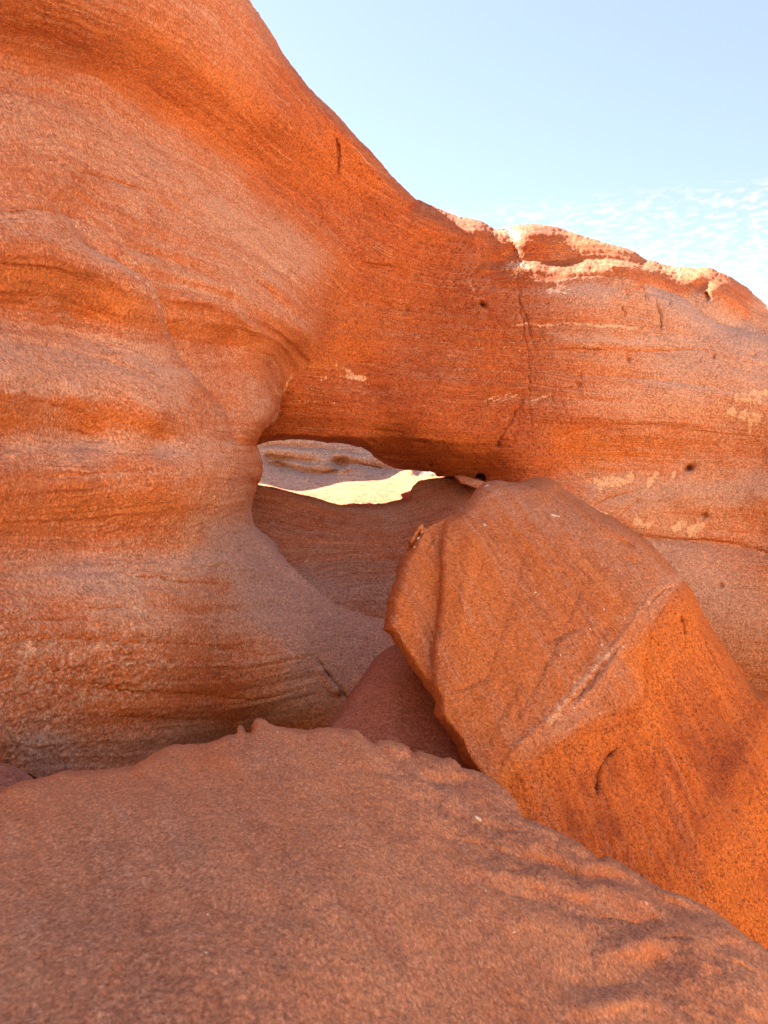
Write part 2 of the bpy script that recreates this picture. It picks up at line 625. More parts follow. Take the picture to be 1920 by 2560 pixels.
    c = t.mix(t.math('MULTIPLY', pf, 0.85), c, pale)
    # pits darkened with painted cavity shade, sparse dark and light grains
    n_pit = t.noise(tc, pit_scale * scale, 2.5, 0.5, 0.9)
    pit = t.ramp(n_pit, 0.47, 0.33)
    c = t.mix(t.math('MULTIPLY', pit, pits), c, dark)
    n_spk = t.noise(tc, 62.0 * scale, 3.0, 0.6)
    c = t.mix(t.math('MULTIPLY', t.ramp(n_spk, 0.64, 0.70), specks), c, dark)
    c = t.mix(t.math('MULTIPLY', t.ramp(n_spk, 0.34, 0.28), specks * 0.6), c, pale)
    # grain, tied to the bump so low spots carry painted cavity shade
    g = t.ramp(n_grain, 0.32, 0.68, 0.64, 1.36, smooth=False)
    g2 = t.ramp(n_fine, 0.34, 0.66, 0.70, 1.30, smooth=False)
    gm = t.math('MULTIPLY', g, g2)
    c = t.mix(1.0, c, t.n('ShaderNodeCombineColor', {0: gm, 1: gm, 2: gm}).outputs[0], mode='MULTIPLY')
    # relief
    hgt = t.math('ADD', t.math('MULTIPLY', n_fine, 0.7), t.math('MULTIPLY', n_grain, 0.5))
    hgt = t.math('ADD', hgt, t.math('MULTIPLY', n_bed2, 0.35 * bed_amt))
    hgt = t.math('SUBTRACT', hgt, t.math('MULTIPLY', pit, t.math('MULTIPLY', pits, 1.2)))
    hgt = t.math('MULTIPLY_ADD', flm, 0.5, hgt)
    if lines:
        hgt = t.math('SUBTRACT', hgt, t.math('MULTIPLY', l_dark, 0.7))
    bp = t.n('ShaderNodeBump', {'Strength': bump, 'Distance': 0.03 / scale * rough_scale, 'Height': hgt})
    bs = t.n('ShaderNodeBsdfPrincipled', {'Base Color': c, 'Roughness': 0.92, 'Normal': bp.outputs[0]})
    bs.inputs['Specular IOR Level'].default_value = 0.18
    t.n('ShaderNodeOutputMaterial', {'Surface': bs.outputs[0]})
    return m


def lin(r, g, b):
    f = lambda v: (v / 255 / 12.92) if v / 255 <= 0.04045 else ((v / 255 + 0.055) / 1.055) ** 2.4
    return (f(r), f(g), f(b), 1.0)


M_wall = rock('wall_sandstone', (0.51, 0.172, 0.070), (0.43, 0.122, 0.048), (0.57, 0.182, 0.046),
              (0.57, 0.310, 0.195), (0.77, 0.49, 0.30), bed_amt=0.16, pits=0.34, scale=1.6, bump=0.36, grain=105.0, lines=0.38, sky_dust=(0.52, 0.335, 0.255), bed_dust=2.0,
              zone=((0.455, 0.116, 0.034), (0.35, 0.078, 0.022), (0.54, 0.158, 0.036), (0.48, 0.212, 0.118), 0.6))
M_saddle = rock('saddle_sandstone', (0.47, 0.160, 0.068), (0.33, 0.095, 0.042), (0.52, 0.18, 0.06),
                (0.44, 0.245, 0.16), (0.62, 0.42, 0.28), bed_amt=0.45, bedscale=(0.6, 10.0, 1), pits=0.4, scale=1.3, lines=0.4, grain=85.0, sky_dust=(0.44, 0.285, 0.225), bed_dust=2.0)
M_boulder = rock('boulder_sandstone', (0.45, 0.148, 0.050), (0.37, 0.115, 0.042), (0.54, 0.170, 0.038),
                 (0.45, 0.220, 0.135), (0.58, 0.36, 0.24), dark=(0.10, 0.022, 0.018), bed_amt=0.12, pits=0.30, pit_scale=40.0, scale=2.0, bump=0.45, grain=170.0, lines=0.25, streak=0.5, bed_dust=1.6,
                 zone=((0.48, 0.125, 0.025), (0.29, 0.062, 0.016), (0.53, 0.152, 0.028), (0.43, 0.150, 0.066), 0.6))
M_front = rock('near_boulder_sandstone', (0.49, 0.220, 0.112), (0.37, 0.145, 0.072), (0.50, 0.150, 0.055),
               (0.48, 0.255, 0.152), (0.66, 0.46, 0.34), dark=(0.15, 0.04, 0.022), bed_amt=0.06, bedscale=(1.2, 7.0, 1), scale=3.8, bump=0.14, grain=330.0, streak=0.3, pits=0.32, pit_scale=44.0, specks=0.6, coords=(1, 0.5, 1))
M_dark = rock('purple_sandstone', (0.39, 0.160, 0.108), (0.31, 0.120, 0.080), (0.41, 0.145, 0.075),
              (0.40, 0.215, 0.155), (0.5, 0.33, 0.25), bed_amt=0.08, pits=0.3, scale=1.8, bump=0.4, grain=170.0)
M_cliff = rock('grey_cliff', (0.39, 0.245, 0.165), (0.32, 0.190, 0.125), (0.38, 0.20, 0.11),
               (0.44, 0.32, 0.255), (0.48, 0.36, 0.27), bed_amt=0.3, scale=0.6, bedscale=(0.15, 2.2, 1), grain=35.0, bed_dust=2.2)
M_basin = rock('pale_slickrock', (0.44, 0.145, 0.052), (0.36, 0.105, 0.034), (0.46, 0.14, 0.035),
               (0.46, 0.17, 0.07), (0.50, 0.21, 0.09), bed_amt=0.6, grain=60.0, bedscale=(1.2, 9.0, 1), pits=0.6, pit_scale=18)
M_sand = rock('red_sand', (0.54, 0.25, 0.12), (0.50, 0.22, 0.10), (0.56, 0.24, 0.09),
              (0.5, 0.28, 0.17), (0.6, 0.4, 0.25), bed_amt=0.1)


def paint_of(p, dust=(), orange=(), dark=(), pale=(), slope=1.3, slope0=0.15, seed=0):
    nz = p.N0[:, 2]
    r = np.clip((nz - slope0) * slope, -0.7, 0.7) + strokes(p.px, p.py, p.V, dust, seed)  # dust on upward faces, boosted to imitate skylit slopes
    g = np.clip((-nz + 0.02) * 0.9, 0, 0.5) + strokes(p.px, p.py, p.V, orange, seed + 5)  # orange on downward faces, boosted to imitate shaded overhangs
    b = strokes(p.px, p.py, p.V, dark, seed + 9)
    a = strokes(p.px, p.py, p.V, pale, seed + 13)
    return np.stack([np.clip(r, -.5, 1.2), np.clip(g, 0, 1), np.clip(b, 0, 1), np.clip(a, 0, 1)], -1)


# ================================================================ the arch
H = 4.0
SKY_L = [(-700, -1500), (-200, -1150), (330, -520), (520, -180), (619, 0), (642, 36), (672, 80), (700, 122), (731, 168), (760, 205),
         (784, 231), (817, 262), (840, 285), (869, 317), (903, 355), (930, 386), (961, 421), (990, 450), (1036, 492), (1047, 500)]
SKY_B = [(1047, 500), (1070, 513), (1105, 525), (1140, 540), (1185, 549), (1210, 556), (1236, 574), (1258, 577), (1276, 579),
         (1281, 571), (1303, 564), (1335, 561), (1370, 566), (1419, 580), (1455, 591), (1500, 604), (1550, 618), (1580, 630), (1607, 648),
         (1635, 655), (1675, 668), (1720, 670), (1768, 670), (1800, 682), (1835, 699), (1866, 723), (1890, 745), (1908, 762), (1935, 790),
         (2050, 880), (2300, 980), (2700, 1040)]
SEAM = [(1047, 500), (980, 560), (930, 620), (880, 700), (850, 780), (840, 850), (800, 893), (746, 928)]
SEAM_D = [(1047, 500, 6.5), (980, 560, 6.42), (930, 620, 6.33), (880, 700, 6.25), (850, 780, 6.15), (840, 850, 6.05), (800, 893, 6.0), (746, 928, 5.92)]
C1 = [(746, 928), (728, 945), (706, 975), (702, 1003), (696, 1030), (680, 1055), (658, 1072), (648, 1094), (641, 1114)]
C1b = [(641, 1114), (646, 1128), (654, 1149), (655, 1173), (652, 1193), (643, 1212)]
C2 = [(643, 1212), (639, 1236), (632, 1260), (632, 1281), (641, 1314), (671, 1341), (693, 1365), (711, 1396), (732, 1420), (771, 1456)]
C3 = [(771, 1456), (816, 1495), (870, 1525), (940, 1545), (1060, 1560)]

# ---- depth survey of the great left wall
WALL = [
    (-500, -1200, 2.2), (-100, -1000, 3.0), (-500, -300, 1.7), (-500, 500, 1.6), (-500, 1200, 1.5), (-500, 2000, 1.6), (300, -500, 4.0),
    (0, -250, 2.5), (0, 0, 2.75), (0, 105, 3.2), (0, 300, 2.98), (0, 450, 2.78), (0, 520, 2.72), (0, 570, 2.5), (0, 690, 2.58), (0, 775, 2.78),
    (0, 945, 2.38), (0, 1050, 2.48), (0, 1095, 2.55), (0, 1180, 2.34), (0, 1290, 2.45), (0, 1400, 2.5), (0, 1500, 2.36), (0, 1700, 2.3), (0, 1850, 2.36), (0, 2050, 2.6),
    (200, -200, 3.2), (200, 50, 3.35), (200, 180, 4.0), (200, 330, 3.72), (200, 560, 3.38), (150, 600, 3.0), (200, 640, 3.1), (200, 710, 3.2), (200, 800, 3.48), (200, 900, 3.25),
    (200, 995, 3.02), (200, 1050, 3.14), (200, 1095, 3.25), (200, 1165, 2.95), (200, 1290, 3.08), (200, 1380, 3.15), (200, 1460, 2.93), (200, 1600, 2.8), (200, 1760, 2.85), (200, 1920, 3.02),
    (400, -100, 4.15), (420, 120, 4.3), (400, 290, 4.8), (400, 450, 4.42), (400, 600, 4.15), (390, 650, 3.98), (430, 680, 4.15), (370, 735, 3.72), (440, 800, 4.08), (400, 850, 3.98), (400, 950, 3.72),
    (400, 1055, 3.5), (400, 1105, 3.66), (400, 1165, 3.44), (400, 1290, 3.52), (400, 1385, 3.62), (400, 1470, 3.42), (400, 1600, 3.28), (400, 1760, 3.32), (400, 1860, 3.5), (400, 1950, 3.65),
    (560, 200, 4.85), (560, 400, 5.35), (560, 550, 5.0), (560, 715, 4.55), (560, 770, 4.62), (560, 800, 4.55), (560, 855, 4.78), (560, 950, 4.62), (560, 1030, 4.46), (600, 1160, 4.45),
    (600, 1250, 4.46), (600, 1340, 4.58), (600, 1420, 4.38), (600, 1520, 4.2), (600, 1660, 4.02), (600, 1790, 4.15), (600, 1880, 4.5),
    (690, 280, 5.35), (700, 500, 5.85), (680, 640, 5.4), (692, 791, 5.18), (690, 865, 5.24), (650, 960, 5.02), (650, 1040, 4.92), (648, 1170, 4.9), (632, 1250, 4.9),
    (619, 0, 5.2), (770, 215, 5.9), (900, 360, 6.2), (820, 480, 6.25), (830, 620, 6.15), (900, 520, 6.4), (760, 700, 5.6), (760, 850, 5.52),
    (700, 1500, 4.55), (771, 1460, 4.9), (760, 1600, 4.35), (760, 1720, 4.25), (850, 1560, 4.72), (850, 1700, 4.4), (960, 1560, 4.9), (960, 1700, 4.5), (1050, 1600, 4.8), (900, 1850, 4.35), (720, 1800, 4.3),
] + SEAM_D
D_L = tps(WALL)

# ---- depth survey of the span and the shoulder to its right
SPAN = [
    (560, 900, 5.9), (600, 1020, 6.2), (640, 1080, 6.3), (560, 1110, 6.5), (700, 1085, 6.25), (760, 1010, 6.05), (850, 960, 6.05), (800, 1085, 6.15), (900, 900, 6.2), (900, 1000, 6.1), (900, 1095, 6.12),
    (960, 800, 6.4), (1000, 690, 6.5), (1050, 600, 6.55), (1140, 560, 6.6), (1150, 680, 6.5), (1150, 800, 6.35), (1150, 920, 6.12), (1150, 1040, 5.98), (1141, 1110, 5.98), (1035, 1098, 6.08),
    (960, 1150, 6.75), (1000, 1130, 6.5), (1060, 1170, 6.65), (1100, 1150, 6.35), (1180, 1150, 6.15), (1200, 1190, 6.35),
    (1290, 560, 6.5), (1290, 640, 6.35), (1300, 750, 6.15), (1300, 900, 6.0), (1300, 1050, 5.85), (1260, 1150, 5.9), (1320, 1150, 5.8),
    (1400, 580, 6.5), (1420, 640, 6.45), (1420, 680, 6.15), (1420, 800, 5.9), (1420, 950, 5.75), (1430, 1060, 5.65), (1430, 1130, 5.78), (1430, 1200, 5.72),
    (1560, 640, 6.4), (1560, 690, 6.05), (1560, 800, 5.7), (1560, 950, 5.5), (1560, 1060, 5.38), (1560, 1140, 5.62), (1560, 1210, 5.5), (1560, 1290, 5.48), (1560, 1400, 5.45),
    (1690, 690, 6.5), (1640, 724, 6.02), (1700, 752, 5.9), (1740, 715, 6.3), (1700, 900, 5.35), (1700, 1050, 5.12), (1700, 1145, 5.42), (1700, 1225, 5.22), (1700, 1300, 5.42), (1700, 1400, 5.12),
    (1800, 700, 6.4), (1830, 760, 6.15), (1860, 800, 6.2), (1800, 812, 5.7), (1872, 838, 5.55), (1820, 900, 5.2), (1900, 810, 6.15), (1920, 850, 5.7), (1900, 960, 4.9), (1900, 1050, 4.8), (1900, 1150, 5.02), (1900, 1240, 4.82), (1900, 1330, 5.0), (1900, 1400, 4.72),
    (1900, 1640, 4.55), (1700, 1600, 4.98), (1900, 1800, 4.8), (1500, 1500, 5.5), (1400, 1400, 5.6), (1300, 1300, 5.75), (1300, 1600, 5.6),
    (2200, 1000, 4.1), (2300, 1300, 3.8), (2300, 1700, 3.6), (2500, 1000, 3.6),
]
SPAN = [(x, y, d if x <= 1320 else 6.0 + (d - 6.0) * (1 - 0.55 * min(1, (x - 1320) / 300.0)) - (0.0 if x < 1950 else 0.4)) for x, y, d in SPAN] + [(x + 60, y + 10, d + 0.02) for x, y, d in SEAM_D[:-2]] + SEAM_D
D_B = tps(SPAN)

# ---- depth survey of the rock saddle under the span
SADD = [(560, 1190, 6.5), (646, 1211, 6.35), (745, 1234, 6.3), (880, 1262, 6.3), (980, 1255, 6.45), (1025, 1240, 6.5), (1060, 1200, 6.75), (1105, 1193, 6.8), (1200, 1215, 6.45), (1200, 1160, 6.75), (1300, 1230, 6.2),
        (632, 1270, 6.1), (560, 1280, 6.1), (720, 1300, 5.95), (700, 1380, 5.45), (820, 1330, 5.8), (920, 1330, 5.8), (900, 1400, 5.45), (800, 1420, 5.3), (1000, 1380, 5.55), (1100, 1300, 5.85), (1150, 1270, 5.95),
        (771, 1460, 4.96), (850, 1500, 4.95), (900, 1470, 5.15), (960, 1500, 5.12), (940, 1545, 4.96), (1060, 1560, 4.95), (1060, 1450, 5.35), (650, 1450, 5.2), (700, 1560, 4.75), (1000, 1640, 4.75), (1250, 1400, 5.6), (1300, 1550, 5.3)]
D_S = tps(SADD)


def shared(base, other, seam):
    sp = smooth(seam, 8)

    def f(px, py):
        d = base(px, py)
        r, s, al = seg_dist(px, py, sp, 162)
        m = r < 160
        if m.any():
            wgt = np.exp(-(r[m] / 62) ** 2)
            d[m] = d[m] + wgt * 0.5 * (other(px[m], py[m]) - d[m])
        return d
    return f


feat_wall = [
    roll(SKY_L[3:], 26, 0.55), roll(C1, 40, 0.55, 0.5), roll(C1b, 34, 0.5), roll(C2[:-1], 30, 0.45, 0, 0.4),
    # long edge of the near lobe
    ledge([(120, 500), (169, 555), (200, 596), (236, 628), (285, 655), (338, 688), (380, 728), (401, 770), (407, 808), (422, 838), (443, 888), (468, 926), (498, 960), (549, 1023), (570, 1070), (582, 1099), (612, 1133), (632, 1180)][::-1], 0.15, 70, 7, 0.08),
    # crest streaks
    ridge([(295, 640), (401, 673), (477, 694), (570, 719), (633, 753), (692, 791), (737, 813), (796, 876), (860, 925)], 0.045, 20),
    ridge([(640, 690), (700, 735), (760, 790)], 0.04, 16),
    ridge([(425, 745), (530, 760), (610, 800), (668, 850)], 0.06, 16),
    groove([(174, 428), (260, 445), (330, 468), (386, 490)], 0.03, 4, 0.3, 3),
    ledge([(-50, 545), (80, 520), (140, 530), (169, 555)], 0.05, 40, 10),
    ledge([(-40, 300), (150, 330), (330, 410), (480, 510), (600, 590), (700, 660)], 0.035, 50, 12, 0.2),
    ledge([(386, 490), (470, 550), (560, 610), (650, 690), (720, 770)], 0.03, 36, 7, 0.15),
    ledge([(300, 615), (380, 628), (450, 655), (525, 685), (600, 735)], 0.04, 26, 7, 0.2),
    ledge([(600, 640), (670, 700), (735, 770)], 0.02, 30, 8, 0.3),
    ledge([(-40, 640), (80, 660), (200, 690), (320, 740), (395, 790)], 0.014, 34, 14, 0.25),
    ledge([(-40, 850), (120, 866), (280, 905), (420, 960)], 0.03, 30, 9, 0.2),
    ledge([(-40, 985), (120, 1005), (260, 1040), (400, 1075), (540, 1095)], 0.02, 34, 14, 0.2),
    ledge([(-40, 1190), (150, 1186), (320, 1175), (480, 1172)], 0.03, 30, 9, 0.2),
    ledge([(400, 835), (480, 850), (560, 860), (660, 858)], 0.03, 26, 7, 0.2),
    ledge([(560, 1010), (610, 1022), (650, 1026)], 0.012, 10, 4, 0.3),
    ledge([(-40, 1600), (100, 1592), (300, 1600), (520, 1612), (680, 1640)], 0.025, 22, 7, 0.2),
    ledge([(100, 1700), (300, 1720), (500, 1735), (640, 1742), (760, 1720)], 0.03, 24, 7, 0.2),
    ledge([(-20, 1540), (120, 1548), (220, 1540)], 0.02, 14, 5, 0.2), ledge([(60, 1660), (180, 1668), (300, 1660)], 0.025, 16, 6, 0.2),
    ledge([(250, 1780), (420, 1792), (600, 1790), (740, 1760)], 0.04, 40, 12, 0.2),
    # weathered ledges on the foot
    ledge([(250, 1420), (304, 1434), (345, 1440), (400, 1446), (456, 1454), (540, 1458), (610, 1462)], 0.035, 14, 5, 0.3),
    ledge([(180, 1512), (235, 1520), (330, 1515)], 0.025, 10, 5, 0.3),
    ridge([(500, 1400), (580, 1408), (640, 1432), (690, 1428)], 0.03, 12),
    groove([(600, 1425), (650, 1432), (700, 1420)], 0.02, 5, 0.3),
    ledge([(200, 1540), (207, 1555), (205, 1575)][::-1], 0.03, 10, 4, 0.3),
    # crack between foot and gully
    groove([(790, 1640), (806, 1665), (822, 1690), (850, 1722), (880, 1760)], 0.06, 4, 0.3, 4),
    ridge([(800, 1668), (820, 1700), (850, 1740)], 0.05, 10),
    
    groove([(838, 335), (845, 370), (846, 410), (840, 445)], 0.035, 3.0, 0.25, 2), groove([(846, 355), (849, 385)], 0.02, 4, 0.25, 2),
    groove([(640, 700), (668, 722), (672, 735)], 0.02, 4),
]
out_L = outline([(SKY_L, True), (SEAM, True), (C1, True), (C1b, True), (C2, True), (C3, True),
                 ([(1060, 1560), (1100, 1700), (1000, 1900), (600, 2100), (0, 2200), (-600, 2300), (-700, 600), (-700, -1500)], False)], H, 0.8, keep=(1,))
wall = Patch(out_L, shared(D_L, D_B, SEAM), feat_wall, H, back=(0.25, 0.8, 1.5), inward=0.0)

LOW_B = [(560, 1130), (641, 1114), (665, 1107), (696, 1101), (735, 1100), (783, 1102), (817, 1106), (860, 1108), (884, 1113), (911, 1119), (923, 1130),
         (942, 1147), (966, 1161), (984, 1170), (1006, 1175), (1030, 1177), (1078, 1181), (1093, 1189), (1105, 1192), (1127, 1190), (1150, 1190), (1184, 1197), (1192, 1185), (1205, 1182), (1216, 1195), (1219, 1225)]
feat_span = [
    ridge([(633, 753), (692, 791), (737, 813), (796, 876), (860, 925), (906, 945)], 0.045, 20),
    ledge([(790, 868), (843, 915), (906, 945), (980, 985)], 0.03, 30, 8, 0.15),
    ledge([(900, 820), (1050, 838), (1250, 852), (1400, 850)][::-1], 0.02, 16, 6, 0.2), ledge([(860, 760), (1000, 775), (1180, 790)][::-1], 0.02, 18, 6, 0.2), ledge([(1000, 922), (1150, 925), (1290, 930)][::-1], 0.02, 14, 6, 0.2), ledge([(1340, 815), (1450, 812), (1590, 818)][::-1], 0.02, 12, 6, 0.2),
    ledge([(1400, 935), (1550, 945), (1700, 960), (1850, 985)][::-1], 0.025, 16, 6, 0.2), ledge([(1350, 1100), (1500, 1065), (1650, 1060), (1800, 1080)], 0.02, 18, 6, 0.2),
    roll(SKY_B, 46, 0.75), roll(SKY_B[:7], 70, 0.4), roll([(1281, 571), (1303, 564), (1335, 561), (1419, 580)], 60, 0.3), roll(LOW_B[:19], 16, 0.35),
    # underside turning back
    ridge([(650, 1095), (760, 1088), (900, 1094), (1035, 1095), (1141, 1108)], 0.05, 14),
    # the long vertical joint
    groove([(1281, 575), (1284, 620), (1287, 660), (1292, 700), (1300, 760), (1310, 830), (1321, 900), (1324, 980), (1327, 1040), (1330, 1090)], 0.012, 2.2, 0.12, 8),
    groove([(1276, 570), (1282, 600), (1287, 650)], 0.12, 20, 0.25),
    groove([(1300, 760), (1318, 800), (1330, 860)], 0.025, 4, 0.3, 4), groove([(1292, 720), (1304, 790), (1309, 850)], 0.02, 4, 0.3, 4),
    groove([(1316, 985), (1295, 1020), (1270, 1065), (1244, 1110)], 0.025, 2.8, 0.2, 6),
    hollow(1245, 1113, 8, 7, 0.06),
    # set-back block along the top with its sunlit ledge
    terrace([(1190, 666), (1260, 664), (1300, 664), (1350, 664), (1420, 668), (1500, 664), (1560, 658), (1640, 668), (1700, 684), (1740, 700)][::-1], 0.27, 26, 120, 0.1),
    terrace([(1200, 692), (1260, 686), (1290, 692), (1340, 684)][::-1], 0.06, 12, 24, 0.3),
    # shoulder line and the dome behind it
    ledge([(1600, 700), (1631, 722), (1700, 749), (1760, 792), (1797, 813), (1872, 834), (1940, 862)][::-1], 0.16, 40, 12, 0.15),
    hollow(1760, 712, 22, 14, 0.12, -0.4),
    # ledges low on the right
    ledge([(1560, 1334), (1640, 1342), (1740, 1348), (1830, 1358), (1900, 1375), (1960, 1400)], 0.06, 24, 7, 0.15),
    ledge([(1480, 1268), (1530, 1240), (1600, 1225)], 0.04, 16, 6, 0.3), ledge([(1545, 1296), (1580, 1262), (1600, 1240)], 0.03, 12, 6, 0.3),
    ledge([(1380, 874), (1500, 872), (1600, 878), (1750, 872), (1780, 890)], 0.035, 18, 6, 0.2),
    ledge([(1200, 980), (1300, 985), (1400, 990), (1500, 1000), (1560, 1010)], 0.02, 12, 6, 0.2),
    ledge([(1320, 1052), (1400, 1058), (1520, 1056)], 0.02, 12, 6, 0.2),
    ledge([(960, 660), (1020, 673)], 0.02, 12, 6, 0.2),
    ledge([(830, 617), (870, 640), (920, 657), (985, 662)], 0.05, 30, 6, 0.15),
    groove([(800, 780), (800, 850), (798, 900)], 0.03, 5),
    ledge([(800, 960), (860, 940), (910, 925)], 0.02, 14, 6, 0.3),
    # little pock marks
    hollow(970, 769, 10, 13, 0.05), hollow(1017, 774, 7, 10, 0.04), hollow(1207, 763, 10, 5, 0.10, 0.85), hollow(1723, 1172, 10, 6, 0.14, -0.35), hollow(1446, 963, 6, 5, 0.04),
    hollow(1566, 736, 7, 6, 0.04), hollow(1784, 894, 5, 6, 0.05), hollow(1886, 890, 8, 6, 0.04), hollow(1570, 903, 6, 7, 0.04), hollow(1449, 940, 7, 4, 0.03),
    hollow(1761, 1289, 8, 7, 0.05), hollow(1802, 1464, 3, 6, 0.04), hollow(1077, 1161, 7, 5, 0.1, 0.5), hollow(1052, 1104, 18, 5, 0.05), hollow(930, 1104, 8, 3, 0.04),
    groove([(1636, 750), (1650, 790), (1652, 830)], 0.04, 5, 0.3, 4), groove([(1670, 750), (1675, 775)], 0.03, 4, 0.3, 3), groove([(1762, 730), (1772, 755)], 0.08, 6, 0.2, 2),
    groove([(1600, 700), (1610, 735), (1614, 760)], 0.025, 4, 0.3, 4), groove([(1553, 760), (1562, 800)], 0.02, 4, 0.3, 4), groove([(1530, 670), (1545, 690), (1560, 715)], 0.02, 4, 0.3, 4),
]
out_B = outline([(SKY_B, True), ([(2700, 1040), (2800, 1500), (2700, 2300), (1500, 2200), (1219, 1700), (1219, 1225)], False), (LOW_B[::-1], True),
                 ([(560, 1130), (590, 1000), (690, 930), (746, 928)], False), (SEAM[::-1], True)], H, 0.9, keep=(4,))
span = Patch(out_B, shared(D_B, D_L, SEAM), feat_span, H, back=(0.12, 0.45, 1.0, 1.7), inward=0.0)

CREST_S = [(540, 1190), (643, 1211), (696, 1221), (745, 1234), (793, 1246), (831, 1257), (880, 1264), (948, 1260), (980, 1255), (1016, 1248), (1025, 1246), (1028, 1236), (1027, 1226), (1031, 1218),
           (1040, 1209), (1049, 1202), (1076, 1197), (1105, 1193), (1130, 1186), (1165, 1172), (1235, 1150)]
feat_saddle = [roll(CREST_S[:10], 22, 0.30),
               ledge([(1054, 1300), (1010, 1370), (1000, 1410)], 0.0, 10, 5),
               ledge([(700, 1390), (760, 1382), (860, 1376), (930, 1372)], 0.02, 12, 5, 0.3),
               groove([(640, 1300), (760, 1318), (900, 1330), (1000, 1345)], 0.01, 10)]
out_S = outline([(CREST_S, True), ([(1235, 1150), (1330, 1300), (1330, 1600), (1000, 1720), (700, 1600), (600, 1400), (540, 1300), (540, 1190)], False)], H, 0.7)
saddle = Patch(out_S, D_S, feat_saddle, H, back=(0.1, 0.3, 0.6), inward=0.0, droop=0.5)

# ---- distances, seam, relief
arch_parts = [wall, span, saddle]
for p in arch_parts:
    p.place()


def match_seam(a, b, attr):
    key = {}
    A, B = getattr(a, attr), getattr(b, attr)
    for k in a.loop:
        key[(round(a.px[k], 2), round(a.py[k], 2))] = k
    for k in b.loop:
        q = key.get((round(b.px[k], 2), round(b.py[k], 2)))
        if q is not None:
            v = A[q] + B[k]
            if attr == 'V':
                v = v / 2
            else:
                v = v / np.linalg.norm(v)
            A[q] = v; B[k] = v


match_seam(wall, span, 'V'); match_seam(wall, span, 'N0')


def bedding(px, py, flow):
    """along / across coordinates that follow the strata; flow = list of (polyline, level)"""
    pts = []
    for poly, lv in flow:
        for x, y in smooth(poly, 90):
            pts.append((x, y, lv))
    return tps(pts)(px, py)


def relief(p, amp=1.0, bed=None, rough=None, seed=0, pit=1.0, strat=1.0):
    V = p.V
    a = 0.012 * fbm(V * 3.1, 4, 0.5, seed) + 0.006 * fbm(V * 13.0, 4, 0.55, seed + 3)
    b = fbm(V * 34.0, 3, 0.55, seed + 7)
    a = a + 0.0035 * b * pit
    r = fbm(V * 24.0, 3, 0.6, seed + 9, ridged=True)
    a = a - 0.004 * pit * np.clip(r - 0.35, 0, 1) * 2
    if rough is not None:
        rr = fbm(V * np.array([16.0, 16.0, 26.0]), 4, 0.6, seed + 21, ridged=True)
        a = a + rough * 0.020 * rr
    if bed is not None:
        wv = bed[:, 1] + 0.03 * fbm(V * 2.2, 3, 0.5, seed + 31)
        mask = np.clip(0.5 + 1.6 * fbm(V * 1.6, 3, 0.5, seed + 33), 0.08, 1)
        s = perlin(np.stack([bed[:, 0] * 0.5, wv * 7.0, wv * 0], -1), seed + 41)
        r1 = 1 - 2 * np.abs(perlin(np.stack([bed[:, 0] * 0.45, wv * 11.0, wv * 0 + 7], -1), seed + 43))
        r2 = 1 - 2 * np.abs(perlin(np.stack([bed[:, 0] * 0.8, wv * 30.0, wv * 0 + 3], -1), seed + 42))
        a = a + strat * (0.010 * s + mask * (0.011 * np.clip(r1, 0, 1) ** 2 + 0.0045 * r2))
    return a * amp


def bed_vec(p, lev):
    return np.stack([p.V[:, 0], lev, p.V[:, 1]], -1)


wall.bed = bed_vec(wall, bedding(wall.px, wall.py, [
    ([(-100, 110), (200, 170), (400, 290), (560, 400), (700, 500), (830, 610)], 0.0),
    ([(-100, -200), (250, -60), (450, 60), (620, 210), (740, 340), (900, 480)], -0.6),
    ([(-100, 560), (120, 560), (295, 640), (401, 673), (570, 719), (692, 791), (796, 876)], 0.9),
    ([(-100, 760), (150, 790), (400, 840), (560, 850), (680, 870)], 1.4),
    ([(-100, 940), (170, 990), (380, 1050), (560, 1090), (640, 1100)], 1.8),
    ([(-100, 1180), (200, 1165), (420, 1160), (640, 1170)], 2.15),
    ([(-100, 1400), (200, 1390), (450, 1390), (620, 1370)], 2.6),
    ([(-100, 1650), (300, 1620), (600, 1630), (760, 1600)], 3.2),
    ([(-100, 1880), (300, 1860), (600, 1830), (800, 1780)], 3.8)]))
span.bed = bed_vec(span, bedding(span.px, span.py, [
    ([(900, 560), (1040, 640), (1250, 665), (1600, 665), (1900, 820)], 0.0),
    ([(830, 760), (1000, 790), (1250, 815), (1600, 820), (1920, 900)], 0.9),
    ([(800, 930), (1000, 960), (1250, 980), (1600, 1010), (1920, 1060)], 1.7),
    ([(650, 1080), (900, 1090), (1200, 1110), (1500, 1120), (1920, 1130)], 2.4),
    ([(1400, 1260), (1600, 1300), (1920, 1340)], 3.1), ([(1400, 1600), (1900, 1650)], 4.4)]))
saddle.bed = bed_vec(saddle, bedding(saddle.px, saddle.py, [
    ([(643, 1222), (745, 1244), (880, 1274), (1040, 1255), (1180, 1200)], 0.0),
    ([(640, 1290), (780, 1320), (900, 1335), (1050, 1320), (1180, 1270)], 0.5),
    ([(700, 1400), (850, 1385), (1000, 1380), (1150, 1350)], 0.9), ([(771, 1500), (900, 1480), (1000, 1470)], 1.3)]))

